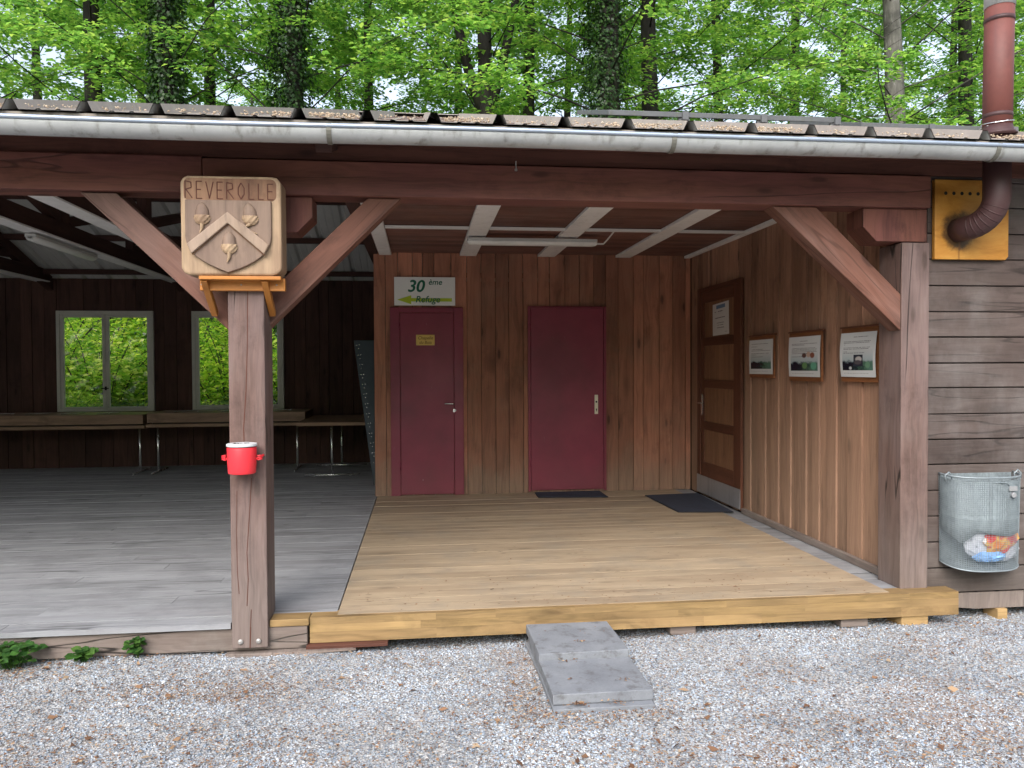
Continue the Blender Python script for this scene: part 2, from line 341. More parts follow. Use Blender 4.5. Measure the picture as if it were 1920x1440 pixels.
def plate_mat():
    t = NT('varnished_flue_board'); pos = t.n('NewGeometry').outputs['Position']
    a = t.noise(t.vmath('MULTIPLY', pos, (2, 2, 6)), 1.5, 6, .65, .6); b = t.noise(pos, 14, 5, .7)
    c = t.ramp(a, [(.3, (.3, .12, .015)), (.5, (.47, .21, .035)), (.7, (.55, .29, .06))])
    v = t.n('VectorMath', _operation='DISTANCE'); t.set(v, 'i0', t.vmath('MULTIPLY', pos, (1, 0, 1))); t.set(v, 'i1', (3.45, 0, 2.3))
    soot = t.sstep(t.math('ADD', v.outputs['Value'], t.math('MULTIPLY', t.math('SUBTRACT', b, .5), .12)), .085, .15, .9, 0)
    c = t.mix(soot, c, (.03, .018, .012)); 
    sp = t.n('SeparateXYZ'); t.set(sp, 'i0', pos)
    run = t.math('MULTIPLY', t.sstep(t.math('ABSOLUTE', t.math('SUBTRACT', t.math('ADD', sp.outputs[0], t.math('MULTIPLY', b, .02)), 3.455)), .0, .012, .6, 0), t.sstep(sp.outputs[2], 2.24, 2.25, 1, 0))
    c = t.mix(run, c, (.16, .06, .012))
    return t.pbr(c, .42, b, .1, .003, spec=.4)
M['plate'] = plate_mat()
def wrapper_mat():
    t = NT('printed_crisp_wrapper'); pos = t.n('NewGeometry').outputs['Position']; a = t.noise(pos, 9, 2); 
    c = t.ramp(a, [(.4, (.5, .05, .05)), (.5, (.55, .09, .08)), (.56, (.62, .4, .1)), (.66, (.55, .2, .06))])
    w = t.sstep(t.noise(t.vmath('ADD', pos, (5, 5, 5)), 13, 2), .62, .66); c = t.mix(w, c, (.75, .72, .72))
    return t.pbr(c, .35, a, .2, .01)
M['wrapper'] = wrapper_mat()
def glass_mat():
    t = NT('window_glass'); tr = t.n('BsdfTransparent'); t.set(tr, 'Color', (.93, .95, .94)); gl = t.n('BsdfGlossy'); t.set(gl, 'Roughness', .02)
    fr = t.n('Fresnel', IOR=1.5); mx = t.n('MixShader'); t.set(mx, 'i0', fr.outputs[0]); t.t.links.new(tr.outputs[0], mx.inputs[1]); t.t.links.new(gl.outputs[0], mx.inputs[2]); return t.done(mx.outputs[0])
M['glass'] = glass_mat()
def ellipse(t, u, v, cu, cv, ru, rv, soft=.25):
    a = t.math('DIVIDE', t.math('SUBTRACT', u, cu), ru); b = t.math('DIVIDE', t.math('SUBTRACT', v, cv), rv)
    return t.sstep(t.math('SQRT', t.math('ADD', t.math('MULTIPLY', a, a), t.math('MULTIPLY', b, b))), 1-soft, 1+soft, 1, 0)
def rect(t, u, v, u0, u1, v0, v1):
    g = lambda x, a, b: t.math('MULTIPLY', t.math('GREATER_THAN', x, a), t.math('LESS_THAN', x, b))
    return t.math('MULTIPLY', g(u, u0, u1), g(v, v0, v1))
def poster_mat(k):
    """printed sheet in its own UV (0..1): illegible lines of small type over a misty wood picture"""
    t = NT('printed_poster_sheet'); sp = t.n('SeparateXYZ'); uvn = t.n('UVMap').outputs[0]; t.set(sp, 'i0', uvn); u, v = sp.outputs[0], sp.outputs[1]
    c = (.64, .65, .65)
    sky = t.ramp(v, [(.13, (.22, .3, .3)), (.4, (.42, .48, .5)), (.6, (.6, .61, .61))])
    c = t.mix(rect(t, u, v, .07, .93, .15, .62), c, sky)
    n1 = t.noise(t.vmath('ADD', t.vmath('MULTIPLY', uvn, (7, 9, 1)), (k*7, 0, 0)), 1, 6, .7)
    hl = t.math('ADD', .26, t.math('MULTIPLY', n1, .22))
    wood_ = t.math('MULTIPLY', rect(t, u, v, .07, .93, .15, .6), t.sstep(t.math('SUBTRACT', hl, v), -.02, .05))
    tone = t.ramp(t.math('ADD', u, t.math('MULTIPLY', t.math('SUBTRACT', n1, .5), .9)), [(.3, (.008, .012, .022)), (.5, (.02, .045, .045)), (.7, (.07, .15, .1)), (.95, (.1, .2, .16))])
    c = t.mix(wood_, c, tone)
    if k == 1:
        for cu, cv, ru, rv, cc in ((.5, .53, .07, .06, (.1, .05, .04)), (.64, .55, .07, .07, (.5, .35, .28)), (.76, .53, .07, .07, (.22, .08, .05)), (.8, .27, .09, .09, (.12, .36, .24)), (.52, .28, .08, .08, (.12, .25, .1))):
            c = t.mix(ellipse(t, u, v, cu, cv, ru, rv), c, cc)
    if k == 2:
        c = t.mix(rect(t, u, v, .38, .64, .24, .5), c, (.03, .035, .05))
        for cu, cv, ru, rv, cc in ((.52, .4, .09, .06, (.5, .47, .45)), (.5, .33, .1, .05, (.09, .08, .09)), (.29, .2, .04, .035, (.55, .55, .55)), (.78, .27, .07, .07, (.13, .27, .17))):
            c = t.mix(ellipse(t, u, v, cu, cv, ru, rv), c, cc)
    wn = t.noise(t.vmath('MULTIPLY', uvn, (60, 34, 1)), 1, 2)
    rows = [[.88, .8, .72, .68, .6, .56, .5], [.885, .82, .79, .71, .68, .65, .62, .58, .5], [.9, .8, .77, .73, .66, .63, .57, .54]][k]
    lens = [[.8, .35, .6, .9, .85, .3, .6], [.6, .9, .5, .85, .9, .88, .9, .6, .45], [.78, .85, .82, .14, .85, .8, .2, .68]][k]
    for r_, l_ in zip(rows, lens):
        ln = t.math('MULTIPLY', rect(t, u, v, .36 if (r_ > .88 and k) else .1, l_, r_-.007, r_+.007), t.sstep(wn, .36, .5))
        c = t.mix(t.math('MULTIPLY', ln, .75), c, (.06, .06, .06))
    c = t.mix(t.math('MULTIPLY', rect(t, u, v, .1, .8, .075, .087), t.math('MULTIPLY', t.sstep(wn, .36, .5), .5)), c, (.1, .1, .1))
    return t.pbr(c, .22, None, spec=.5)
def notice_mat():
    t = NT('door_notice_sheet'); sp = t.n('SeparateXYZ'); uvn = t.n('UVMap').outputs[0]; t.set(sp, 'i0', uvn); u, v = sp.outputs[0], sp.outputs[1]
    c = t.mix(rect(t, u, v, .23, .78, .83, .945), (.66, .65, .62), (.13, .22, .34))
    wn = t.noise(t.vmath('MULTIPLY', uvn, (26, 40, 1)), 1, 2)
    for r_, a, b, h in ((.74, .12, .2, .012), (.74, .34, .62, .016), (.54, .15, .76, .014), (.38, .25, .7, .009), (.31, .3, .66, .009), (.23, .28, .7, .012), (.09, .75, .9, .006)):
        c = t.mix(t.math('MULTIPLY', rect(t, u, v, a, b, r_-h, r_+h), t.math('MULTIPLY', t.sstep(wn, .32, .5), .8)), c, (.08, .06, .06))
    return t.pbr(c, .5, None)

LEAF = island_mat('beech_leaves', [(0, (.08, .2, .06)), (.3, (.17, .33, .085)), (.7, (.26, .44, .11)), (1, (.42, .54, .15))], .6, .66, (1.35, 1.45, .85), gloss=.15)
LEAF2 = island_mat('undergrowth_leaves', [(0, (.07, .18, .025)), (.4, (.2, .38, .05)), (.75, (.38, .52, .08)), (1, (.55, .6, .15))], .7, .62, (1.35, 1.4, .65), gloss=.05)
IVY = island_mat('ivy_leaves', [(0, (.012, .035, .01)), (.6, (.025, .065, .015)), (1, (.05, .11, .02))], .4, .2, None, gloss=.4)
WEED = island_mat('weed_leaves', [(0, (.035, .1, .025)), (.6, (.06, .15, .03)), (1, (.11, .21, .045))], .5, .35, (1.2, 1.3, .7), nscale=30)
def bark_mat(name, a, b, moss):
    t = NT(name); pos = t.n('NewGeometry').outputs['Position']; n1 = t.noise(t.vmath('MULTIPLY', pos, (9, 9, 2.2)), 1, 6, .65); n2 = t.noise(pos, 1.6, 5, .6)
    c = t.ramp(n1, [(.3, mul3(a, .6)), (.55, a), (.75, b)]); c = t.mix(t.math('MULTIPLY', t.sstep(n2, .45, .62), .7), c, moss)
    return t.pbr(c, .85, n1, .6, .03)
BARK = bark_mat('dark_beech_bark', (.014, .012, .01), (.035, .031, .028), (.03, .035, .015))
BARKP = bark_mat('pale_lichen_bark', (.13, .125, .11), (.3, .3, .28), (.035, .035, .03))

# ---------------------------------------------------------------- world and sun
w = bpy.data.worlds.new('World'); S.world = w; w.use_nodes = True; nt = w.node_tree; nt.nodes.clear()
SUN_EL, SUN_AZ = R(40), R(200)            # soft light from above and behind the camera
sky = nt.nodes.new('ShaderNodeTexSky'); sky.sky_type = 'NISHITA'; sky.sun_disc = False; sky.sun_elevation = SUN_EL; sky.sun_rotation = SUN_AZ; sky.dust_density = 3
hs = nt.nodes.new('ShaderNodeHueSaturation'); hs.inputs['Saturation'].default_value = .58       # an overcast, nearly white sky
bg = nt.nodes.new('ShaderNodeBackground'); bg.inputs[1].default_value = .15; wo = nt.nodes.new('ShaderNodeOutputWorld')
nt.links.new(sky.outputs[0], hs.inputs['Color']); nt.links.new(hs.outputs[0], bg.inputs[0]); nt.links.new(bg.outputs[0], wo.inputs[0])
sl = bpy.data.lights.new('sun', 'SUN'); sl.energy = .8; sl.angle = R(45); sl.color = (1, .98, .965)
so = bpy.data.objects.new('sun', sl); COL.objects.link(so)
d = Vector((math.sin(SUN_AZ)*math.cos(SUN_EL), math.cos(SUN_AZ)*math.cos(SUN_EL), math.sin(SUN_EL)))
so.rotation_euler = d.to_track_quat('Z', 'Y').to_euler(); so.location = (0, -5, 12)
S.view_settings.view_transform = 'Standard'; S.view_settings.look = 'None'; S.view_settings.gamma = 1
S.view_settings.exposure = 1.3
S.cycles.max_bounces = 7; S.cycles.diffuse_bounces = 4; S.cycles.glossy_bounces = 2; S.cycles.transmission_bounces = 4; S.cycles.transparent_max_bounces = 8
try: S.cycles.use_denoising = True
except Exception: pass

# ---------------------------------------------------------------- ground
GZ = -.19
def gz(x, y):
    x = np.asarray(x, float); y = np.asarray(y, float)
    z = GZ + .012*np.sin(x*1.9+.6)*np.sin(y*2.3) + .008*np.sin(x*5.1+y*3.7)
    t = np.clip((y-4.42)/.3, 0, 1); t = t*t*(3-2*t); s = np.clip((x+.9)/.5, 0, 1)
    z = z - t*(.025*s+.008)
    e = np.clip((y-3.9)/.6, 0, 1)*np.clip((-x-.9)/.6, 0, 1); z = z + .012*e
    return z
xs = np.concatenate([[-220, -90, -40, -18, -9], np.linspace(-5, 8, 105), [12, 20, 45, 100, 220]])
ys = np.concatenate([[-60, -20, -6], np.linspace(-1, 5.4, 65), [7, 10, 13, 18, 26, 40, 80, 200]])
gx, gy = np.meshgrid(xs, ys); gzz = gz(gx, gy)
gv = np.stack([gx, gy, gzz], -1).reshape(-1, 3); nx = len(xs)
gi = [(j*nx+i, j*nx+i+1, (j+1)*nx+i+1, (j+1)*nx+i) for j in range(len(ys)-1) for i in range(nx-1)]
gme = np_mesh('ground', gv, 4, np.array(gi).ravel())
def ground_mat():
    t = NT('gravel_and_forest_floor'); pos = t.n('NewGeometry').outputs['Position']; sp = t.n('SeparateXYZ'); t.set(sp, 'i0', pos)
    v = t.n('TexVoronoi', _feature='F1', Scale=85.0); t.set(v, 'Vector', pos); hsv = t.n('SeparateColor'); t.set(hsv, 'i0', v.outputs['Color'])
    st = t.ramp(hsv.outputs[0], [(0, (.2, .2, .21)), (.35, (.36, .36, .37)), (.7, (.46, .45, .43)), (1, (.6, .6, .6))])
    st = t.mix(t.sstep(v.outputs['Distance'], .5, .85), st, (.16, .15, .14))
    br = t.noise(pos, 1.3, 5, .65); st = t.mix(t.math('MULTIPLY', t.sstep(br, .5, .68), .35), st, (.28, .16, .09))
    fl = t.ramp(t.noise(pos, 3, 6, .7), [(.3, (.03, .022, .012)), (.55, (.07, .05, .025)), (.75, (.06, .09, .025))])
    c = t.mix(t.sstep(sp.outputs[1], 11, 13), st, fl)
    return t.pbr(c, .9, v.outputs['Distance'], .6, .01)
tag(link_mesh('gravel_ground', gme, ground_mat()), kind='structure')

def scatter(name, n, pts, size, mat, flat=.55, up=0.0, seed=1, kind='stone', lift=0.0):
    """many small separate pieces as one mesh (stones or flakes)"""
    g = np.random.default_rng(seed); n = len(pts)
    rot = g.normal(size=(n, 4)); rot /= np.linalg.norm(rot, axis=1)[:, None]
    if kind == 'stone':
        base = np.array([[1, 0, 0], [-1, 0, 0], [0, 1, 0], [0, -1, 0], [0, 0, 1], [0, 0, -1.]])
        tri = np.array([[0, 2, 4], [2, 1, 4], [1, 3, 4], [3, 0, 4], [2, 0, 5], [1, 2, 5], [3, 1, 5], [0, 3, 5]])
        P = base[None]*g.uniform(.6, 1.25, (n, 6, 1)) + g.normal(0, .18, (n, 6, 3))
        P *= np.stack([g.uniform(.85, 1.5, n), g.uniform(.7, 1.05, n), g.uniform(.5, .85, n)], -1)[:, None, :]
    else:
        base = np.array([[-1, 0, 0], [0, -.45, .1], [1, 0, 0], [0, .45, .1]]); tri = np.array([[0, 1, 2, 3]])
        P = np.repeat(base[None], n, 0)+g.normal(0, .13, (n, 4, 3))
    w_, x_, y_, z_ = rot.T
    if kind != 'stone':       # mostly lying flat
        a = g.uniform(0, 6.283, n); ti = g.normal(0, .35, n); w_, x_, y_, z_ = np.cos(a/2)*np.cos(ti/2), np.cos(a/2)*np.sin(ti/2), np.sin(a/2)*np.sin(ti/2), np.sin(a/2)*np.cos(ti/2)
    Rm = np.stack([1-2*(y_*y_+z_*z_), 2*(x_*y_-z_*w_), 2*(x_*z_+y_*w_), 2*(x_*y_+z_*w_), 1-2*(x_*x_+z_*z_), 2*(y_*z_-x_*w_), 2*(x_*z_-y_*w_), 2*(y_*z_+x_*w_), 1-2*(x_*x_+y_*y_)], -1).reshape(n, 3, 3)
    P = np.einsum('nij,nkj->nki', Rm, P)
    if kind == 'stone': P[:, :, 2] *= .6
    P = P*size[:, None, None] + pts[:, None, :]
    nv = base.shape[0]; idx = (tri[None]+(np.arange(n)*nv)[:, None, None]).ravel()
    return link_mesh(name, np_mesh(name, P.reshape(-1, 3), tri.shape[1], idx), mat)
def ground_pts(n, seed, y0=2.3, y1=5.0, lift=.0):
    g = np.random.default_rng(seed); y = y0+(y1-y0)*g.random(n)**.95
    x = y*(-.56+1.42*g.random(n)); x = np.clip(x, -3.4, 5.2)
    return np.stack([x, y, gz(x, y)+lift], -1), g
SLAB = [(.58, 1.11, 3.56, 4.56)]
pp, g = ground_pts(112000, 3)
keep = ~((pp[:, 0] > .6) & (pp[:, 0] < 1.1) & (pp[:, 1] > 3.6) & (pp[:, 1] < 4.55)); pp = pp[keep]
pp[:, 2] += g.normal(.001, .0022, len(pp))
STONE = island_mat('pale_crushed_stone', [(0, (.26, .3, .36)), (.15, (.34, .4, .485)), (.4, (.41, .47, .55)), (.62, (.47, .52, .57)), (.7, (.44, .39, .34)), (.76, (.53, .575, .625)), (1, (.66, .705, .755))], .8, nscale=1.7, gloss=.25)
tag(scatter('gravel', 0, pp, np.random.default_rng(4).lognormal(math.log(.0058), .3, len(pp)).clip(.003, .012), STONE, seed=5),
    'pale grey crushed gravel covering the yard before the shelter', 'gravel', kind='stuff')
# brown bud scales and bits of leaf lying on the gravel, in drifts
lp, g = ground_pts(60000, 11)
def clump(x, y): return np.sin(x*3.1+1.3*np.sin(y*4.2))*np.sin(y*5.3+x*1.7)+.6*np.sin(x*9.7+2)*np.sin(y*11.3+1)
dens = .1+.12*np.clip(clump(lp[:, 0], lp[:, 1]), 0, 2)+.16*np.clip((3.8-lp[:, 1])/.8, 0, 1)
for cx, cy, rx, ry, a in ((-1.15, 4.05, .42, .12, 1.0), (-.35, 4.0, .14, .06, .5), (.5, 3.75, .1, .3, .6), (.85, 3.5, .4, .06, .6), (-.1, 4.25, .2, .05, .25), (2.3, 3.1, .7, .4, .06), (-2.1, 4.4, .35, .1, .6), (-1.5, 3.6, .8, .25, .18)):
    dens += a*np.exp(-((lp[:, 0]-cx)/rx)**2-((lp[:, 1]-cy)/ry)**2)
keep = (g.random(len(lp)) < dens*1.5) & ~((lp[:, 0] > .6) & (lp[:, 0] < 1.1) & (lp[:, 1] > 3.6) & (lp[:, 1] < 4.55))
lp = lp[keep]; lp[:, 2] += .010+.005*g.random(len(lp))
extra = []
for cx, cy, z, n_, s_ in ((.86, 4.2, -.074, 14, .018), (.72, 3.78, -.109, 5, .012), (.98, 3.74, -.109, 12, .02), (.76, 4.03, -.109, 14, .03), (.72, 3.585, -.15, 40, .025), (.9, 3.585, -.15, 25, .03), (.88, 4.35, -.074, 8, .1)):
    for _ in range(n_): extra.append((cx+random.gauss(0, s_), cy+random.gauss(0, s_*.5), z+.003))
g2 = np.random.default_rng(21)
for _ in range(320):   # crumbs blown on to the new deck
    x = g2.uniform(-.4, 2.9); y = 4.65+abs(g2.normal(0, .35)) if g2.random() < .7 else g2.uniform(4.7, 8.5)
    extra.append((x, y, .004))
lp = np.vstack([lp, np.array(extra)])
BITS = island_mat('brown_bud_scales', [(0, (.1, .055, .035)), (.3, (.2, .105, .06)), (.6, (.3, .175, .1)), (.85, (.38, .26, .16)), (1, (.46, .36, .25))], .75)
big = np.random.default_rng(13).random(len(lp)) < .012; sz = np.random.default_rng(12).uniform(.005, .0105, len(lp)); sz = np.where(big, sz*2.6, sz)
tag(scatter('leaf_litter', 0, lp, sz, BITS, seed=14, kind='flake'), 'rust brown bud scales and leaf crumbs scattered over the gravel', 'leaf litter', kind='stuff')

# ---------------------------------------------------------------- the shelter: one building, its parts below it
hut = empty('wooden_shelter', (1, 4.68, GZ), 'open fronted brown timber shelter with metal roof and boarded porch', 'shelter')
FY = 4.68
# main front post with centre crack, bolts
mb = MB(); mb.box(-1.063, -.866, 4.515, 4.75, -.14, 2.43); post1 = mb.build('post', M['post'], hut, .006)
for bx in (-1.015, -.917):
    mb = MB(); mb.lathe((bx, 4.513, -.1), [(.015, 0), (.014, .006), (.007, .011)], 14, (0, -1, 0)); mb.build('bolt_head', M['screw'], post1)
mb = MB()     # the long drying crack: a dark sliver 1 mm proud of the face
pts = [(-.98, 2.1), (-.985, 1.85), (-.99, 1.55), (-1.0, 1.3), (-1.015, 1.1), (-1.01, .9)]
pts2 = [(-.975, .82), (-.99, .6), (-1.005, .4), (-1.0, .25), (-1.008, .1)]
pts3 = [(-.985, .08), (-.99, -.02), (-.994, -.138)]
pts4 = [(-1.055, .75), (-1.06, .5), (-1.058, .3), (-1.05, .17)]
for P_, w0, w1 in ((pts, .0022, .003), (pts2, .002, .0025), (pts3, .002, .005), (pts4, .0015, .002)):
    for (xa, za), (xb, zb), k in zip(P_, P_[1:], range(9)):
        wa = w0+(w1-w0)*k/len(P_); xa += .03; xb += .03; mb.add([(xa-wa, 4.514, za), (xa+wa, 4.514, za), (xb+wa, 4.514, zb), (xb-wa, 4.514, zb)], [(0, 1, 2, 3)])
mb.build('crack', M['burnt'], post1)
mb = MB(); mb.box(3.045, 3.235, FY, 4.93, -.005, 2.215); mb.build('post', M['post'], hut, .006)
# beams
mb = MB(); mb.box(-1.225, 3.222, FY-.03, 4.84, 2.432, 2.632); mb.build('front_beam', M['beam'], hut, .006)
mb = MB(); mb.box(-9, -1.229, FY-.028, 4.84, 2.436, 2.642); mb.build('front_beam', M['beam'], hut, .006)
mb = MB(); mb.box(-9, 5.8, 4.7, 4.83, 2.648, 2.76); mb.build('eaves_plate', M['beam_edge'], hut, .004)
# saddles on the posts
def saddle(x0, x1, both):
    mb = MB(); y0 = FY+.01; z1, z0, c = 2.43, 2.222, .09
    P_ = [(x0, y0, z1), (x0, y0, z0+c), (x0+c, y0, z0), (x1-(c if both else 0), y0, z0)]+([(x1, y0, z0+c)] if both else [])+[(x1, y0, z1)]
    mb.prism(P_, (0, .2, 0)); return mb.build('post_saddle', M['beam'], hut, .004)
saddle(2.79, 3.222, False); saddle(-1.36, -.62, True)
# braces
def brace(px, w=.155):
    a, b = px; mb = MB(); d_ = (Vector(b)-Vector(a)).normalized()
    mb.prism(px4(a, b, w), (0, .13, 0)); return mb
def brace4(P_, u):
    """four front-face corners, extruded back; U along the brace"""
    mb = MB(); P_ = [Vector(p) for p in P_]; e = Vector((0, .13, 0)); d_ = u.normalized(); s_ = d_.cross(Vector((0, 1, 0)))
    vs = P_+[p+e for p in P_]; n = 4; fs = [tuple(range(n)), tuple(range(2*n-1, n-1, -1))]+[(i, i+n, (i+1) % n+n, (i+1) % n) for i in range(n)]
    nn = (P_[1]-P_[0]).cross(P_[2]-P_[1])
    if nn.dot(e) > 0: fs = [tuple(reversed(f)) for f in fs]
    uvs = [[(vs[i].dot(d_), vs[i].dot(s_)+vs[i].y) for i in f] for f in fs]; mb.add(vs, fs, uvs); return mb.build('brace', M['brace'], hut, .005)
by = FY+.005
brace4([(-1.9, by, 2.43), (-1.705, by, 2.43), (-1.1, by, 1.87), (-1.1, by, 1.655)], Vector((.6, 0, -.6)))
brace4([(-.3, by, 2.43), (-.108, by, 2.43), (-.888, by, 1.66), (-.888, by, 1.86)], Vector((-.6, 0, -.6)))
brace4([(2.185, by, 2.43), (2.47, by, 2.43), (3.043, by, 1.885), (3.043, by, 1.655)], Vector((.6, 0, -.6)))

# decks
def boards_along_x(name, x0, x1, y0, y1, zt, w_, mat, th=.03, gap=.004, jit=.0012, lens=None, seed=0, rag=0):
    mb = MB(); y = y0; rr = random.Random(seed)
    while y < y1-.01:
        ww = min(w_*rr.uniform(.97, 1.03), y1-y); x = x0
        while x < x1-.01:
            L = x1-x if not lens else min(x1-x, rr.uniform(*lens))
            if x1-(x+L) < .4: L = x1-x
            dz = rr.uniform(-jit, jit); mb.box(x+(rr.uniform(0, rag) if rag else 0), x+L-(.002 if lens else 0), y+gap/2, y+ww-gap/2, zt-th+dz, zt+dz, 0); x += L
        y += ww
    return mb.build(name, mat, hut)
boards_along_x('deck_edge_board', -9, -1.07, 4.53, 4.675, 0, .145, M['olddeck'], lens=(2.2, 4.2), seed=3)
boards_along_x('old_deck', -9, -.497, 4.677, 12.1, 0, .145, M['olddeck'], lens=(2.2, 4.2), seed=2)
boards_along_x('new_deck', -.49, 2.93, 4.61, 8.84, .003, .142, M['newdeck'], gap=.005, lens=(3.0, 4.4), seed=4)
boards_along_x('worn_deck_strip', 2.934, 3.12, 4.702, 8.84, -.006, .2, M['olddeck'], seed=6, jit=.003)
mb = MB(); mb.box(-9, -.655, 4.556, 4.75, -.165, -.038, 0); mb.build('old_sill', M['sill'], hut, .005)
mb = MB(); mb.box(-.862, -.646, 4.548, 4.672, -.036, .004, 0); mb.build('deck_end_board', M['glulam'], hut, .003)
# front beam of the new deck: three glued layers of finger-jointed lengths
mb = MB(); zs = [-.146, -.085, -.04, .0]; rr = random.Random(5)
for z0, z1 in zip(zs, zs[1:]):
    x = -.643
    while x < 3.37:
        L = min(rr.uniform(.35, .95), 3.372-x)
        if 3.372-(x+L) < .2: L = 3.372-x
        q = rr.uniform(0, .0012); mb.box(x, x+L, 4.572+q, 4.7, z0+.0003, z1-.0003, 0); x += L
mb.build('new_deck_beam', M['glulam'], hut)
# porch back wall
def boards_up(x0, x1, z0, z1, y, th, widths, seed, mb=None, alt=.0, holes=(), axis='x', jz=0):
    mb = mb or MB(); rr = random.Random(seed); x = x0; k = 0
    stops = sorted([h[0] for h in holes]+[h[1] for h in holes]+[x1])
    while x < x1-.005:
        nxt = [q for q in stops if q > x+.004][0]; ww = min(rr.uniform(*widths), nxt-x)
        if nxt-(x+ww) < .05: ww = nxt-x
        dy = alt*(k % 2)+rr.uniform(0, .0025); segs = [(z0, z1)]
        for hx0, hx1, hz0, hz1 in holes:
            if x+ww > hx0+.001 and x < hx1-.001: segs = [(z0, hz0), (hz1, z1)]
        for a, b in segs:
            if axis == 'x': mb.box(x+.0028, x+ww-.0028, y-th-dy, y, a, b, 2)
            else: mb.box(y-th-dy, y, x+.0015, x+ww-.0015, a, b, 2)
        x += ww; k += 1
    return mb
mb = boards_up(-.515, 3.13, .0, 2.72, 8.875, .022, (.11, .19), 3, alt=.006); mb.build('porch_wall', M['wall'], hut)
# side wall of the porch (room on the right): board on board
mb = boards_up(4.93, 8.85, .0, 2.78, 3.165, .022, (.1, .19), 8, alt=.014, axis='y')
mb.build('side_wall', M['side'], hut)
mb = MB(); mb.box(3.09, 3.128, 4.94, 7.3, -.002, .05, 1); mb.build('wall_skirting', M['sill'], hut, .004)
# outer cladding right of the porch
mb = MB(); z = -.055; rr = random.Random(9)
while z < 2.7:
    h_ = .166+rr.uniform(-.006, .006); h_ = min(h_, 2.72-z)
    x = 3.252
    for L in ((2.6,) if z > 0 else (2.6,)):
        mb.box(x+rr.uniform(0, .004), x+L, 4.725+rr.uniform(0, .004), 4.76, z+.0035, z+h_-.0035, 0, .0015)
    z += h_
mb.box(3.252, 5.85, 4.765, 4.78, -.05, 2.72, 0); mb.build('outer_cladding', M['outer'], hut, .004)
mb = MB(); mb.prism([(3.385, 4.74, -.062), (3.38, 4.74, -.09), (3.43, 4.74, -.135), (3.5, 4.74, -.16), (3.62, 4.74, -.172), (5.85, 4.74, -.17), (5.85, 4.74, -.062)], (0, .05, 0)); mb.build('rotten_base_board', M['sill'], hut, .003)
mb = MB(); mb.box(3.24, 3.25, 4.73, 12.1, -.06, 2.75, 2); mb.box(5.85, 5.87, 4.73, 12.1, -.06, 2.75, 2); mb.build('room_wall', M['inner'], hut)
# inner hall walls
WIN = [(-5.25, -3.9, .82, 2.29), (-3.36, -2.04, .83, 2.29)]
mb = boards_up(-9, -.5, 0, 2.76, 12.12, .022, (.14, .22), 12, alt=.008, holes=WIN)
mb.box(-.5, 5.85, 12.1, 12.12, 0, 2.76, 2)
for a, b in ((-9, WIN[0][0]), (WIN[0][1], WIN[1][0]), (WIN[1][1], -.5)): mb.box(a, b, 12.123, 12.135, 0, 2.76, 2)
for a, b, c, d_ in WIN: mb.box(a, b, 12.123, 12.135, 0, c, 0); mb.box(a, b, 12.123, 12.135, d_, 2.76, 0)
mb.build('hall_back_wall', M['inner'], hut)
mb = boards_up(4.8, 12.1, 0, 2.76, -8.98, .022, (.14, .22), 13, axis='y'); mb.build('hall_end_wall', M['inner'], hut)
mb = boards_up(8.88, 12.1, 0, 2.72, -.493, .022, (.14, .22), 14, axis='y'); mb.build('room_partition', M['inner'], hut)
# windows
def window(x0, x1, z0, z1, handle):
    yf, yb, f = 12.06, 12.13, .05
    mb = MB(); mb.box(x0, x0+f, yf, yb, z0, z1, 2); mb.box(x1-f, x1, yf, yb, z0, z1, 2); mb.box(x0+f, x1-f, yf, yb, z1-f, z1, 0); mb.box(x0+f, x1-f, yf, yb, z0, z0+.035, 0)
    fr = mb.build('window', M['winframe'], hut, .004); cx = (x0+x1)/2
    for a, b in ((x0+f, cx-.002), (cx+.002, x1-f)):
        s_ = .045; mb = MB(); y0, y1 = 12.072, 12.118; za, zb = z0+.036, z1-f-.001
        mb.box(a, a+s_, y0, y1, za, zb, 2); mb.box(b-s_, b, y0, y1, za, zb, 2); mb.box(a+s_, b-s_, y0, y1, zb-s_, zb, 0); mb.box(a+s_, b-s_, y0, y1, za, za+s_*.7, 0)
        mb.build('sash', M['winframe'], fr, .003)
        mb = MB(); mb.add([(a+s_, 12.096, za+s_*.7), (b-s_, 12.096, za+s_*.7), (b-s_, 12.096, zb-s_), (a+s_, 12.096, zb-s_)], [(0, 1, 2, 3)]); mb.build('pane', M['glass'], fr)
    if handle:
        mb = MB(); mb.box(cx-.055, cx+.045, 12.042, 12.054, z0+.33, z0+.345); mb.box(cx-.012, cx+.012, 12.05, 12.071, z0+.31, z0+.365); mb.build('handle', M['black'], fr, .002)
window(*WIN[0], True); window(*WIN[1], False)

# porch ceiling and white battens
mb = MB(); y = 4.86; rr = random.Random(22)
while y < 8.85:
    mb.box(-.47, 3.125, y+.002, y+.128, 2.72+rr.uniform(0, .002), 2.74, 0); y += .13
mb.build('porch_ceiling', M['ceil'], hut)
for x0, x1 in ((-.45, -.315), (.445, .63), (1.33, 1.525), (2.235, 2.41), (3.05, 3.12)):
    mb = MB(); mb.box(x0, x1, 4.86, 8.845, 2.69, 2.718, 1); mb.build('ceiling_batten', M['white'], hut, .003)
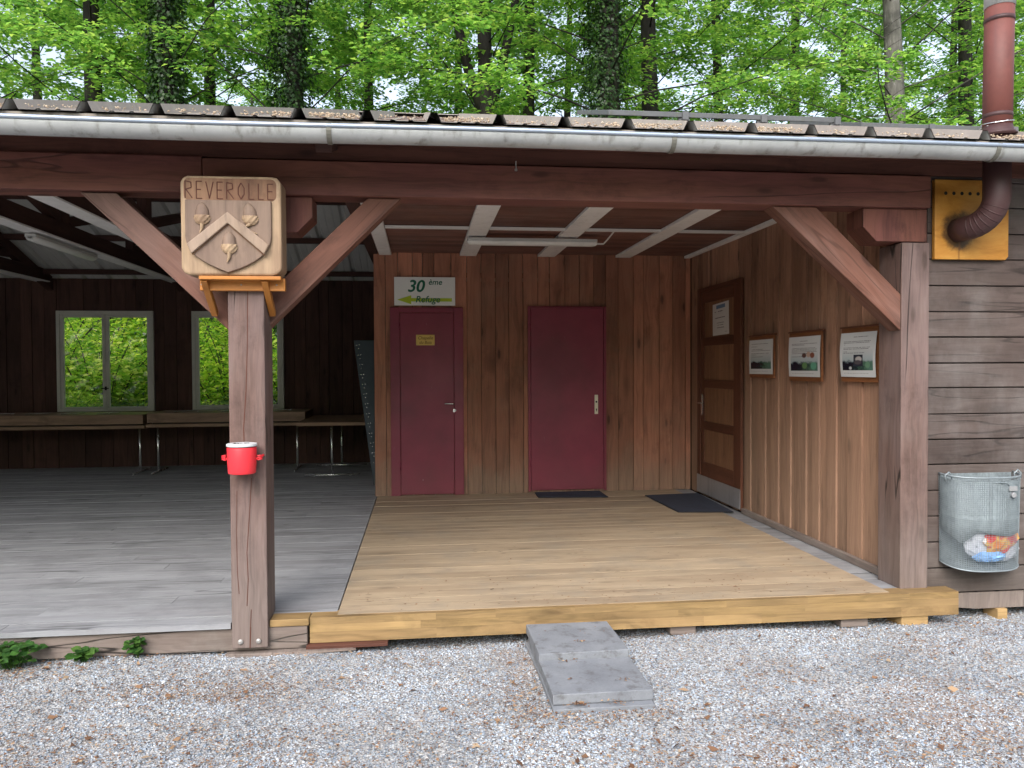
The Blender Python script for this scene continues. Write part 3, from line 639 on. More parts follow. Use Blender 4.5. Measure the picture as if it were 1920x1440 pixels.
# hall: tie beams with white undersides, king posts, struts, rafters, purlins
RS = .322; EY, EZ, RY = 4.2, 2.735, 8.2; RZ = EZ+RS*(RY-EY)
def roof_z(y): return EZ+RS*(y-EY) if y < RY else RZ-RS*(y-RY)
for x in (-5.33, -3.5, -2.72, -8.2, -.52):
    mb = MB(); mb.box(x-.05, x+.05, 4.86, 12.05, 2.702, 2.87, 1)
    for ya, yb in ((RY-.08, RY+.08), (6.35, 6.45), (10.0, 10.1)): mb.box(x-.045, x+.045, ya, yb, 2.87, roof_z((ya+yb)/2)-.1, 2)
    for ya, yb in ((RY-.1, 6.5), (RY+.1, 9.95), (6.3, 5.5), (10.1, 11.0)): mb.beam((x, ya, 2.9), (x, yb, roof_z(yb)-.16), .08, .1, (1, 0, 0))
    for ya, yb in ((4.4, RY), (RY, 12.25)): mb.beam((x, ya, roof_z(ya)-.115), (x, yb, roof_z(yb)-.115), .09, .14, (1, 0, 0))
    tr = mb.build('roof_truss', M['truss'], hut, .004)
    if x != -.52:
        mb = MB(); mb.box(x-.085, x+.085, 4.86, 11.9, 2.685, 2.7, 1); mb.build('white_board', M['white'], tr, .002)
mb = MB()
for y in (4.6, 5.6, 6.6, 7.6, 8.8, 9.8, 10.8, 11.8): mb.box(-9.1, 5.9, y-.04, y+.04, roof_z(y)-.04-.035, roof_z(y)-.008, 0)
mb.build('purlin', M['truss'], hut)
# roof: trapezoid sheet, brown outside, grey inside
def roof_sheet(off, flip, mat, y0, y1, name):
    P_ = []; per = .3515; x = -1.678-per*22
    while x < 6.1:
        P_ += [(x-.04, 0), (x-.017, .05), (x+.017, .05), (x+.04, 0), (x+.12, 0), (x+.128, .006), (x+.142, .006), (x+.15, 0), (x+.215, 0), (x+.223, .006), (x+.237, .006), (x+.245, 0)]; x += per
    Y = [y0, (y0+y1)/2, y1]; vs = []; uv = []
    for y in Y:
        for px_, h in P_: vs.append((px_, y, roof_z(y)+h+off))
    n = len(P_); fs = [(j*n+i, j*n+i+1, (j+1)*n+i+1, (j+1)*n+i) for j in range(2) for i in range(n-1)]
    if flip: fs = [f[::-1] for f in fs]
    mb = MB(); mb.add(vs, fs); return mb.build(name, mat, hut)
r0 = roof_sheet(0, False, M['roofm'], EY, RY, 'roof'); r1 = roof_sheet(0, False, M['roofm'], RY, 12.35, 'roof')
roof_sheet(-.004, True, M['roofin'], EY+.01, RY-.001, 'roof_lining'); roof_sheet(-.004, True, M['roofin'], RY+.001, 12.34, 'roof_lining')
mb = MB()
for s_ in (-1, 1): mb.obox((-1.6, RY+s_*.09, RZ+.006), (7.6, 0, 0), (0, .095, -s_*.031), (0, .0005, .0015), 0)
mb.build('ridge_cap', M['roofm'], hut)
mb = MB(); mb.box(-9.2, 5.9, 4.27, 4.32, 2.655, 2.728, 0); mb.build('eaves_board', M['beam_edge'], hut)
mb = MB(); mb.box(-9.2, 5.9, 4.226, 4.23, 2.69, 2.7315, 0); mb.build('eaves_flashing', M['flash'], hut)
mb = MB(); mb.box(-9.2, 5.9, 4.33, 4.7, 2.735, 2.75, 0); mb.build('soffit', M['beam_edge'], hut)
# gutter: half-round zinc with beaded rim
mb = MB(); n = 14; gxs = np.linspace(-9.2, 6.0, 40); prof = []; gr_ = .066; gcy, gcz = 4.19, 2.672
for k in range(n+1):
    a = math.pi*k/n; prof.append((gcy-gr_*math.cos(a), gcz-gr_*math.sin(a)))
prof2 = [(gcy+(p[0]-gcy)*.97, gcz+.0015+(p[1]-gcz)*.97) for p in prof][::-1]; pr = prof+prof2; N_ = len(pr); vs = []
for x in gxs:
    sag = .004*math.sin(x*.9)+.0025*math.sin(x*2.3+1)
    vs += [(x, y, z+sag) for y, z in pr]
fs = [(i*N_+k, i*N_+(k+1) % N_, (i+1)*N_+(k+1) % N_, (i+1)*N_+k) for i in range(len(gxs)-1) for k in range(N_)]
mb.add(vs, fs); gut = mb.build('gutter', M['zinc'], hut, 0, True)
mb = MB(); mb.tube([(x, gcy-gr_-.004, gcz+.006+.004*math.sin(x*.9)+.0025*math.sin(x*2.3+1)) for x in gxs], .0105, 10); mb.build('rim_bead', M['zincedge'], gut, 0, True)
for bx in (-4.1, -2.29, -.46, 1.37, 3.27, 5.2):
    mb = MB(); sag = .004*math.sin(bx*.9)+.0025*math.sin(bx*2.3+1); vs = []
    pts = [(gcy-gr_-.014, gcz+.018)]+[(gcy-(gr_+.004)*math.cos(math.pi*k/12), gcz-(gr_+.004)*math.sin(math.pi*k/12)) for k in range(13)]+[(gcy+gr_+.02, gcz+.02)]
    for dx in (-.013, .013):
        for y, z in pts: vs.append((bx+dx, y, z+sag))
    q = len(pts); fs = [(k, k+q, k+q+1, k+1) for k in range(q-1)]
    mb.add(vs, fs); b = mb.build('gutter_bracket', M['bracket'], gut); so_ = b.modifiers.new('s', 'SOLIDIFY'); so_.thickness = .004; so_.offset = 0
mb = MB(); mb.tube([(.565, 4.6, 2.645), (.565, 4.6, 2.6)], .004, 8); mb.lathe((.565, 4.6, 2.588), [(.009, 0), (.009, .012)], 8); mb.build('hook', M['screw'], hut)

# doors
def red_door(x0, x1, z1, jamb, label, z0=.004):
    yf = 8.838; mb = MB(); t_ = .03
    mb.box(x0, x0+jamb, yf-t_, yf, z0, z1, 2); mb.box(x1-jamb, x1, yf-t_, yf, z0, z1, 2); mb.box(x0+jamb, x1-jamb, yf-t_, yf, z1-jamb*.55, z1, 0)
    dr = mb.build('door', M['red'], hut, .003); dr['label'] = label
    mb = MB(); mb.box(x0+jamb+.004, x1-jamb-.004, yf-t_+.008, yf, z0+.012, z1-jamb*.55-.004, 2); mb.build('door_leaf', M['red'], dr, .003)
    return dr
d1 = red_door(-.335, .477, 2.108, .105, 'narrow burgundy door with wide flat frame and lever handle')
lf = 8.816
mb = MB(); mb.tube([(.365, lf, 1.03), (.365, lf-.045, 1.03), (.35, lf-.05, 1.03), (.26, lf-.05, 1.032)], .008, 10); mb.build('handle', M['steel'], d1, 0, True)
mb = MB(); mb.lathe((.38, lf, .95), [(.024, 0), (.023, .006), (.012, .007), (.012, .009)], 20, (0, -1, 0)); mb.build('lock', M['steel'], d1)
mb = MB(); mb.box(.377, .383, lf-.0115, lf-.0095, .938, .955); mb.build('keyhole', M['black'], d1)
d2 = red_door(1.21, 2.116, 2.125, .028, 'wider burgundy door with ivory lock plate and no handle', z0=.02)
mb = MB(); mb.box(1.978, 2.018, lf-.008, lf, .895, 1.115, 2); lp_ = mb.build('lock_plate', M['ivory'], d2, .003)
mb = MB(); mb.lathe((1.998, lf-.0085, 1.035), [(.011, 0), (.011, .001)], 14, (0, -1, 0)); mb.build('spindle_hole', M['black'], d2); mb = MB(); mb.lathe((1.998, lf-.0085, .95), [(.008, 0), (.008, .001)], 12, (0, -1, 0)); mb.box(1.994, 2.002, lf-.0095, lf-.0085, .925, .95); mb.build('keyhole', M['black'], d2)
for dd_, hx in ((d1, -.232), (d2, 1.236)):
    for hz in (.3, 1.85):
        mb = MB(); mb.tube([(hx, 8.806, hz), (hx, 8.806, hz+.08)], .007, 8); mb.build('hinge', M['red'], dd_, 0, True)
# panelled door in the side wall
xw = 3.128; mb = MB(); y0, y1, z1 = 7.335, 8.545, 2.3
mb.box(xw-.028, xw, y0, y0+.09, .02, z1, 2); mb.box(xw-.028, xw, y1-.09, y1, .02, z1, 2); mb.box(xw-.028, xw, y0+.09, y1-.09, z1-.05, z1, 1)
d3 = mb.build('door', M['doorwood'], hut, .003); d3['label'] = 'panelled brown door with tan panels and metal kick plate'
pz = [.255, .3, .67, .74, 1.15, 1.25, 1.66, 1.75, 2.12, 2.25]
mb = MB(); ya, yb = y0+.092, y1-.092
mb.box(xw-.022, xw, ya, ya+.1, .02, 2.248, 2); mb.box(xw-.022, xw, yb-.1, yb, .02, 2.248, 2)
for za, zb in ((.02, .38), (.74, .83), (1.2, 1.29), (1.66, 1.75), (2.13, 2.248)): mb.box(xw-.022, xw, ya+.1, yb-.1, za, zb, 1)
mb.build('door_leaf', M['doorwood'], d3, .003)
for za, zb in ((.38, .74), (.83, 1.2), (1.29, 1.66), (1.75, 2.13)):
    mb = MB(); y = ya+.1; nn = 14; wv = (yb-ya-.2)/nn
    for k in range(nn): mb.box(xw-.012, xw-.002, y+.002, y+wv-.002, za+.001, zb-.001, 2); y += wv
    mb.build('door_panel', M['doorpanel'], d3)
mb = MB(); mb.box(xw-.034, xw-.029, y0+.005, y1-.005, .03, .225, 1); mb.build('kick_plate', M['alu'], d3)
mb = MB(); mb.box(xw-.028, xw-.0225, 8.39, 8.425, .9, 1.12, 2); mb.tube([(xw-.028, 8.408, 1.03), (xw-.07, 8.408, 1.03), (xw-.072, 8.3, 1.032)], .009, 8); mb.build('handle', M['steel'], d3)
# cable duct under the ceiling
mb = MB(); 
for a, b in ((-.31, .443), (.632, 1.328), (1.527, 2.233), (2.412, 3.05)): mb.box(a, b, 7.12, 7.16, 2.688, 2.712, 0)
mb.tube([(1.72, 7.52, 2.635), (1.78, 7.52, 2.635), (1.8, 7.45, 2.66), (1.8, 7.16, 2.7)], .008, 8); mb.build('cable_duct', M['cable'], hut)

# ---------------------------------------------------------------- supports under the deck
for (x0, x1, y0, y1, z0, z1, lab, m_) in ((2.995, 3.175, 4.585, 4.75, -.235, -.148, 'yellow wooden block under the right end of the deck beam', 'block'), (3.76, 3.83, 4.72, 4.86, -.245, -.172, 'small pine block under the rotten base board', 'block'),
        (1.5, 1.66, 4.6, 4.75, -.205, -.15, 'grey timber pad under the middle of the deck beam', 'sill'), (2.6, 2.78, 4.6, 4.75, -.205, -.15, 'flat grey pad just left of the yellow support block', 'sill')):
    mb = MB(); mb.box(x0, x1, y0, y1, z0, z1, 0); o = mb.build('support_block', M[m_], None, .004); tag(o, lab, 'support block', 'blocks under the shelter')
mb = MB(); mb.box(-.66, -.2, 4.53, 4.7, -.168, -.15, 0); tag(mb.build('packing_board', M['beam_edge'], None, .002), 'thin reddish board wedged beneath the left end of the deck beam', 'board')
mb = MB(); mb.prism([(-1.1, 4.52, -.172), (-.4, 4.5, -.166), (-.38, 4.5, -.172), (-.72, 4.5, -.186), (-1.1, 4.52, -.188)], (0, .2, 0)); tag(mb.build('splintered_plank', M['sill'], None), 'splintered grey plank lying under the old sill by the post', 'plank')

# ---------------------------------------------------------------- concrete slab steps
def slab(x0, x1, y0, y1, z1, th, lab, rz=0.0, tilt=0.0):
    mb = MB(); c = ((x0+x1)/2, (y0+y1)/2, z1-th/2); hx, hy = (x1-x0)/2, (y1-y0)/2
    mb.obox(c, (hx*math.cos(rz), hx*math.sin(rz), 0), (-hy*math.sin(rz), hy*math.cos(rz), hy*tilt), (0, 0, th/2), 0, .002)
    o = mb.build('concrete_slab', M['slab'], None, .004, origin=c); tag(o, lab, 'slab', 'concrete slabs stepping up to the deck'); return o
slab(.605, 1.09, 4.05, 4.53, -.076, .048, 'dark stained upper concrete slab against the deck beam', .012)
slab(.607, 1.095, 3.615, 4.045, -.113, .05, 'lighter grey lower concrete slab with a few dry leaves', .004)
slab(.61, 1.1, 4.04, 4.5, -.127, .05, 'hidden supporting slab beneath the stained upper slab', -.01)
slab(.603, 1.093, 3.57, 4.04, -.165, .05, 'bottom concrete slab whose front edge shows under the lower slab', -.006)
slab(.6, 1.1, 4.05, 4.53, -.18, .05, 'lowest slab at the back of the step against the gravel', .02)

# ---------------------------------------------------------------- mats
def mat_thing(c, lab, t):
    c = [Vector((p[0], p[1], .006)) for p in c]; mb = MB(); mb.prism(c, (0, 0, t)); o = mb.build('door_mat', M['matedge'], None, .002)
    ctr = sum(c, Vector())/4; mb = MB(); mb.prism([ctr+(p-ctr)*.965+Vector((0, 0, t+.0005)) for p in c], (0, 0, .003)); mb.build('mat_pile', M['mat'], o); tag(o, lab, 'door mat', 'mats on the porch floor')
mat_thing([(1.275, 8.79), (2.03, 8.79), (2.03, 8.37), (1.262, 8.45)], 'small blue grey mat before the wider red door', .008)
mat_thing([(2.455, 8.42), (3.08, 8.47), (3.03, 7.33), (2.49, 7.4)], 'larger blue grey mat before the panelled side door', .008)

# ---------------------------------------------------------------- lettering helper
def text(body, size, mat, name, parent, origin, xdir, up, shear=0.0, bold=0.0, ext=.0008, align='LEFT', spacing=1.0):
    cu = bpy.data.curves.new(name, 'FONT'); cu.body = body; cu.size = size; cu.shear = shear; cu.offset = bold if bold < .003 else 0; cu.extrude = ext; cu.align_x = align; cu.space_character = spacing
    tmp = bpy.data.objects.new(name, cu); COL.objects.link(tmp); bpy.context.view_layer.update()
    me = bpy.data.meshes.new_from_object(tmp.evaluated_get(bpy.context.evaluated_depsgraph_get())); bpy.data.objects.remove(tmp)
    if bold > .003:      # heavy lettering: the outline repeated a little to each side
        b0 = me.copy(); import bmesh; bm = bmesh.new()
        for q, (dx, dz) in enumerate(((-1, 0), (1, 0), (0, .7), (0, -.7), (0, 0))):
            b1 = b0.copy(); b1.transform(Matrix.Translation((dx*bold, dz*bold, q*.0002))); bm.from_mesh(b1)
        bm.to_mesh(me); bm.free()
    x, u = Vector(xdir).normalized(), Vector(up).normalized(); nz = x.cross(u); mt = Matrix((x, u, nz)).transposed().to_4x4(); mt.translation = Vector(origin)-parent_loc(parent)
    me.transform(mt); me.materials.clear(); return link_mesh(name, me, mat, parent)
X, Z = (1, 0, 0), (0, 0, 1)
# white direction sign
sg = empty('direction_sign', (-.287, 8.83, 2.128), 'white sign with green lettering and lime arrow above the narrow door', 'sign')
mb = MB(); mb.box(-.287, .39, 8.818, 8.832, 2.13, 2.446); mb.build('sign_board', M['signwhite'], sg, .002)
sy = 8.8165
text('30', .185, M['green'], 'numeral', sg, (-.145, sy, 2.283), X, Z, .22, .0048)
text('ème', .088, M['green'], 'lettering', sg, (.09, sy, 2.362), X, Z, .2, .0012)
mb = MB(); zc = 2.193
mb.prism([(-.255, sy-.0005, zc), (-.1, sy-.0005, zc+.05), (-.1, sy-.0005, zc+.019), (.352, sy-.0005, zc+.019), (.352, sy-.0005, zc-.019), (-.1, sy-.0005, zc-.019), (-.1, sy-.0005, zc-.05)], (0, .0015, 0)); mb.build('arrow', M['lime'], sg)
text('Refuge', .1, M['green'], 'lettering', sg, (-.055, sy-.003, 2.165), X, Z, .2, .0014)
# brass plaque
pq = empty('brass_plaque', (.05, 8.81, 1.685), 'small brass plaque with two engraved lines on the narrow door', 'plaque')
mb = MB(); mb.box(-.05, .157, 8.809, 8.8155, 1.685, 1.803); mb.build('plate', M['brass'], pq, .003)
text('Chapelle', .048, M['brasstext'], 'engraving', pq, (.0535, 8.808, 1.752), X, Z, .2, .0008, .0006, 'CENTER'); text('du Bois', .046, M['brasstext'], 'engraving', pq, (.0535, 8.808, 1.702), X, Z, .2, .0008, .0006, 'CENTER')
for x in (-.042, .149):
    for z in (1.693, 1.795): mb = MB(); mb.lathe((x, 8.809, z), [(.004, 0), (.003, .0015)], 8, (0, -1, 0)); mb.build('screw', M['screw'], pq)

# ---------------------------------------------------------------- carved crest board and its shelf
cb = empty('carved_crest_board', (-1.0, 4.45, 1.93), 'thick pale carved wooden board with shield, chevron and three acorns', 'carved board')
cy0 = 4.42; bx0, bx1, bz0, bz1 = -1.283, -.752, 1.94, 2.478
def rrect(x0, x1, z0, z1, r, y, n=6, wob=0.0):
    P_ = []
    for cx, cz, a0 in ((x1-r, z1-r, 0), (x0+r, z1-r, 90), (x0+r, z0+r, 180), (x1-r, z0+r, 270)):
        for k in range(n+1):
            a = R(a0+90*k/n); P_.append((cx+r*math.cos(a)+random.uniform(-wob, wob), y, cz+r*math.sin(a)+random.uniform(-wob, wob)))
    return P_
mb = MB(); mb.prism(rrect(bx0, bx1, bz0, bz1, .05, cy0, 6, .002), (0, .17, 0)); mb.build('board', M['carved'], cb, .016, False)
mb = MB(); mb.prism(rrect(bx0+.02, bx1-.025, bz1-.135, bz1-.015, .03, cy0-.0012, 5), (0, .004, 0)); mb.build('stained_band', M['carved3'], cb)
# hand cut capital letters, each stroke a narrow groove-coloured sliver
G = {'R': [((0, 0), (0, 1)), ((0, 1), (.62, .93)), ((.62, .93), (.66, .62)), ((.66, .62), (0, .5)), ((.12, .5), (.75, .02))], 'E': [((0, 0), (0, 1)), ((0, 1), (.6, 1)), ((0, .52), (.5, .52)), ((0, 0), (.62, 0))],
     'V': [((0, 1), (.38, 0)), ((.38, 0), (.78, 1))], 'O': [((.35, 0), (.05, .3)), ((.05, .3), (.05, .7)), ((.05, .7), (.35, 1)), ((.35, 1), (.68, .7)), ((.68, .7), (.68, .3)), ((.68, .3), (.35, 0))], 'L': [((0, 0), (0, 1)), ((0, 0), (.58, 0))]}
mb = MB(); x = bx0+.028; lw = .049; lh = .093; zb = bz1-.125
for k, ch in enumerate('REVEROLLE'):
    hh = lh*(1-.012*k); 
    for (xa, za), (xb, zb_) in G[ch]:
        a = Vector((x+xa*lw, cy0-.0022, zb+za*hh)); b = Vector((x+xb*lw, cy0-.0022, zb+zb_*hh)); mb.beam(a, b, .0055, .002, (0, 0, 1) if abs(b.x-a.x) > abs(b.z-a.z) else (1, 0, 0))
    x += lw*(.82 if ch in 'EL' else 1.0)+.0095
mb.build('lettering', M['burnt'], cb)
# shield: raised field with curved foot
sx0, sx1, sz1 = bx0+.03, bx1-.05, bz1-.135; scx = (sx0+sx1)/2; hw = (sx1-sx0)/2
def shield(y, k=1.0, zt=sz1):
    P_ = [(scx+hw*k, y, zt), (scx-hw*k, y, zt)]
    for t_ in np.linspace(0, 1, 10):
        zz = zt-.2-.19*t_; ww = hw*k*(1-.12*t_-.86*t_**2.6); P_.append((scx-ww, y, zz))
    for t_ in np.linspace(1, 0, 10)[1:]:
        zz = zt-.2-.19*t_; ww = hw*k*(1-.12*t_-.86*t_**2.6); P_.append((scx+ww, y, zz))
    return P_
mb = MB(); mb.prism(shield(cy0-.02), (0, .03, 0)); mb.build('shield', M['carved2'], cb, .005)
mb = MB(); yq = cy0-.04; zt, zl = sz1-.065, sz1-.27; th = .062
mb.prism([(scx, yq, zt), (scx+hw*.95, yq, zl+.03), (scx+hw*.84, yq, zl-.022), (scx, yq, zt-th), (scx-hw*.84, yq, zl-.022), (scx-hw*.95, yq, zl+.03)], (0, .03, 0)); mb.build('chevron', M['carved4'], cb, .005)
mb = MB()   # brown strip painting the shade of a groove just under the chevron
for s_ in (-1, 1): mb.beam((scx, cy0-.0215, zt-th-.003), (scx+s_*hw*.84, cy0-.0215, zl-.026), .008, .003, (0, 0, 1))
mb.build('groove_shade', M['carved3'], cb)
def acorn(ax, az, lean):
    c = Vector((ax, cy0-.022, az)); n = 16
    def ball(prof, mat, name, par, bump=0):
        mb = MB(); vs = []; fs = []
        for i, (r, h) in enumerate(prof):
            for k in range(n):
                a = 2*math.pi*k/n; rr_ = r*(1+(bump*((i+k) % 2)))
                vs.append(c+Vector((rr_*math.cos(a)+lean*h, -abs(.5*rr_*math.sin(a)) if math.sin(a) < 0 else .3*rr_*math.sin(a), h)))
        for i in range(len(prof)-1):
            for k in range(n): fs.append((i*n+k, i*n+(k+1) % n, (i+1)*n+(k+1) % n, (i+1)*n+k))
        mb.add(vs, fs); return mb.build(name, mat, par, 0, not bump)
    nut = ball([(.037, 0), (.036, .02), (.03, .042), (.018, .058), (.006, .068), (.001, .07)], M['carved2'], 'acorn', cb)
    ball([(.004, -.052), (.022, -.047), (.035, -.033), (.04, -.015), (.039, 0), (.034, .002)], M['carved'], 'cup', nut, .13)
    mb = MB(); mb.tube([c+Vector((0, -.006, -.045)), c+Vector((lean*.4, -.008, -.07)), c+Vector((-.012+lean*-.5, -.006, -.096))], [.011, .008, .003], 8); mb.build('stalk', M['carved'], nut)
acorn(scx-.135, sz1-.085, .0); acorn(scx+.115, sz1-.085, -.1); acorn(scx+.005, sz1-.24, 0)
sh = empty('bracket_shelf', (-.96, 4.6, 1.74), 'orange varnished wooden shelf bracket holding up the carved board', 'shelf')
mb = MB(); mb.box(-1.2, -.745, 4.475, 4.513, 1.862, 1.93, 0); mb.build('rail', M['orange'], sh, .003)
mb = MB(); mb.box(-1.185, -.755, 4.40, 4.474, 1.915, 1.935, 0); mb.build('ledge', M['orange'], sh, .003)
for x in (-1.165, -.845):
    mb = MB(); mb.beam((x, 4.43, 1.92), (x, 4.655, 1.745), .034, .038, (1, 0, 0)); mb.build('strut', M['orange'], sh, .003)
for x in (-1.19, -.98, -.79): mb = MB(); mb.lathe((x, 4.474, 1.895), [(.005, 0), (.003, .002)], 8, (0, -1, 0)); mb.build('screw', M['screw'], sh)

# ---------------------------------------------------------------- red bucket
bk = empty('red_bucket', (-.978, 4.432, .855), 'red plastic bucket with pale lid strapped to the middle post', 'bucket')
mb = MB(); mb.lathe((-.978, 4.432, .857), [(.066, 0), (.073, .004), (.0765, .06), (.0785, .145)], 36); mb.build('tub', M['bucket'], bk, .002, True)
mb = MB(); mb.lathe((-.978, 4.432, 1.0), [(.0805, .008), (.0812, .015), (.08, .022), (.07, .0235)], 36); ld = mb.build('lid', M['lid'], bk, .0015, False)
mb = MB()     # the felt pen squiggles on the lid
for k in range(9):
    a = random.uniform(0, 6.28); mb.box(-1.02+k*.009, -1.014+k*.009+random.uniform(0, .006), 4.40+random.uniform(0, .03), 4.41+random.uniform(0, .05), 1.0235, 1.0248)
mb.build('pen_marks', M['black'], ld)
for s_ in (-1, 1):
    mb = MB(); bx = -.978+s_*.085; mb.tube([(bx-s_*.01, 4.43, .935), (bx+s_*.012, 4.44, .945), (bx+s_*.02, 4.48, .95), (bx+s_*.012, 4.515, .95)], .006, 8)
    for q in range(3): mb.tube([(bx+s_*.0, 4.425, .932+q*.011), (bx+s_*.022, 4.438, .936+q*.009)], .0045, 6)
    mb.build('strap_lug', M['bucket'], bk, 0, True)

# ---------------------------------------------------------------- posters and door notice
def poster(ya, yb, z0, z1, k, lab, curl):
    bd = empty('notice_board', (3.11, (ya+yb)/2, z0), lab.replace('poster on', 'on'), 'notice board')
    mb = MB(); zm0, zm1 = z0-.035, z1+.035; mb.box(3.096, 3.112, yb-.004, ya+.004, zm0, zm1, 1); bd_ = mb.build('backing_board', M['orange2'], bd, .002)
    mb = MB(); mb.box(3.086, 3.114, yb-.03, ya+.01, zm1, zm1+.012, 1); mb.build('top_rail', M['doorwood'], bd, .001)
    nu, nv = 10, 14; vs = []; fs = []; uvs = []
    for j in range(nv+1):
        for i in range(nu+1):
            u, v = i/nu, j/nv; lift = .004+curl*(.012*math.sin(math.pi*v)*(.3+.7*abs(u-.5)*2)+.008*(1-v)**2*u)
            vs.append((3.0955-lift, ya+(yb-ya)*u, z0+(z1-z0)*v))
    for j in range(nv):
        for i in range(nu):
            a = j*(nu+1)+i; q = (a, a+1, a+nu+2, a+nu+1); fs.append(q); uvs.append([((p % (nu+1))/nu, (p//(nu+1))/nv) for p in q])
    mb = MB(); mb.add(vs, fs, uvs); o = mb.build('printed_poster', poster_mat(k), None, 0, True)
    tag(o, ['small misty forest poster with no inset picture, nearest the side door', 'forest poster with brown and green patches, middle of three', 'forest poster with dark square inset and curled edges, beside the post'][k], 'poster', 'posters on the porch side wall')
    return bd
M['orange2'] = wood('poster_backing_wood', (.23, .09, .035), var=.08, knots=.2, rough=.5)
poster(7.11, 6.61, 1.362, 1.675, 0, 'flat brown backing board behind the poster nearest the side door', .3)
poster(6.305, 5.78, 1.345, 1.672, 1, 'flat brown backing board behind the middle poster', .5)
poster(5.48, 5.02, 1.352, 1.67, 2, 'flat brown backing board behind the curled poster by the post', 1.0)
mb = MB(); vs = [(3.1045, 8.165, 1.745), (3.1045, 7.62, 1.75), (3.1045, 7.62, 2.075), (3.1045, 8.165, 2.075)]
mb.add([(3.112, 8.1, 1.76), (3.112, 7.655, 1.765), (3.110, 7.66, 2.105), (3.110, 8.1, 2.09)], [(0, 1, 2, 3)], [[(0, 0), (1, 0), (1, 1), (0, 1)]])
tag(mb.build('door_notice', notice_mat(), None), 'white paper notice with blue heading on the panelled door', 'notice')

# ---------------------------------------------------------------- lamps
def lamp(p0, p1, lab):
    p0, p1 = Vector(p0), Vector(p1); a = (p1-p0).normalized(); o = empty('tube_lamp', (p0+p1)/2, lab, 'lamp', 'tube lamps under the ceiling'); s_ = a.cross(Vector((0, 0, 1)))
    mb = MB(); mb.obox((p0+p1)/2+Vector((0, 0, .012)), (p1-p0)/2*.985, s_*.05, (0, 0, .016), 0); mb.build('housing', M['lampbody'], o, .006)
    mb = MB(); n = 10; vs = []; fs = []
    rows = [p0+a*.0, p0+a*.02, p0+a*.05, p1-a*.05, p1-a*.02, p1]; sc = [.35, .8, 1, 1, .8, .35]
    for c, k in zip(rows, sc):
        for j in range(n+1):
            t_ = math.pi*j/n; vs.append(c+s_*(.056*k*math.cos(t_))+Vector((0, 0, -.004-.036*k*math.sin(t_))))
    m_ = n+1
    for i in range(5):
        for j in range(n): fs.append((i*m_+j, i*m_+j+1, (i+1)*m_+j+1, (i+1)*m_+j))
    fs += [tuple(range(m_)), tuple(5*m_+j for j in range(n, -1, -1))]
    mb.add(vs, fs); mb.build('diffuser', M['lampdiff'], o, 0, True)
lamp((.445, 7.52, 2.645), (1.72, 7.52, 2.645), 'long pale tube lamp under the porch ceiling')
lamp((-3.52, 7.6, 2.645), (-3.52, 9.0, 2.645), 'pale tube lamp under a roof truss in the dark hall')

# ---------------------------------------------------------------- flue pipe and its board
fb = empty('flue_board', (3.53, 4.7, 2.11), 'orange varnished board with vent holes around the flue elbow', 'board')
mb = MB(); mb.prism([(3.277, 4.69, 2.113), (3.77, 4.69, 2.113), (3.79, 4.69, 2.135), (3.79, 4.69, 2.622), (3.277, 4.69, 2.622)], (0, .03, 0)); mb.build('board', M['plate'], fb, .003)
for k in range(6): mb = MB(); mb.lathe((3.35+k*.056, 4.6895, 2.535), [(.0115, 0), (.0115, .0012)], 14, (0, -1, 0)); mb.build('vent_hole', M['black'], fb)
fl = empty('flue_pipe', (3.52, 4.45, 2.3), 'rust red stove flue rising through the roof from the orange board', 'flue pipe')
mb = MB(); cx, cyf = 3.515, 4.45; pts = [(cx, cyf, 2.86), (cx, cyf, 2.47)]
for k in range(1, 10):
    a = R(90*k/9); pts.append((cx-.17*(1-math.cos(a))*.45, cyf+.0+.16*(1-math.cos(a)), 2.47-.17*math.sin(a)))
pts += [(3.438, 4.69, 2.298)]
mb.tube(pts, .077, 28); mb.build('elbow', M['fluelow'], fl, 0, True)
mb = MB()
for k in range(7):
    p, q = Vector(pts[3+k]), Vector(pts[4+k]) if k < 6 else Vector(pts[10]); dd = (q-p).normalized()*.004; mb.tube([p-dd, p+dd], .0776, 28)
mb.build('elbow_ring', M['fluelow'], fl, 0, True)
mb = MB(); mb.tube([(cx, cyf, 2.855), (cx+.004, cyf, 3.25), (cx+.01, cyf, 3.63)], .0815, 28); mb.build('upper_pipe', M['flue'], fl, 0, True)
mb = MB(); mb.tube([(cx+.008, cyf, 3.52), (cx+.008, cyf, 3.545)], .0845, 28); mb.build('joint_band', M['fluelow'], fl, 0, True); mb = MB(); mb.tube([(cx+.001, cyf, 2.94), (cx+.001, cyf, 2.965)], .083, 28); mb.build('joint_band', M['fluelow'], fl, 0, True)
mb = MB(); mb.tube([(cx+.01, cyf, 3.61), (cx+.012, cyf, 3.95)], .085, 28); mb.build('grey_sleeve', M['zinc'], fl, 0, True)
mb = MB(); mb.tube([(cx+.088*math.cos(t_), cyf+.088*math.sin(t_), 2.915+.018*math.sin(t_*1.0+.7)) for t_ in np.linspace(0, 6.28, 25)], .0028, 6); mb.tube([(cx-.085, cyf-.02, 2.885), (cx, cyf-.087, 2.905), (cx+.085, cyf-.02, 2.92), (cx+.3, 5.0, 3.05)], .0025, 6); mb.build('tie_wire', M['steel'], fl)
mb = MB(); mb.lathe((cx, cyf, 2.8), [(.115, .03), (.105, .045), (.09, .06), (.083, .09)], 28); mb.build('flashing', M['fluelow'], fl, 0, True)

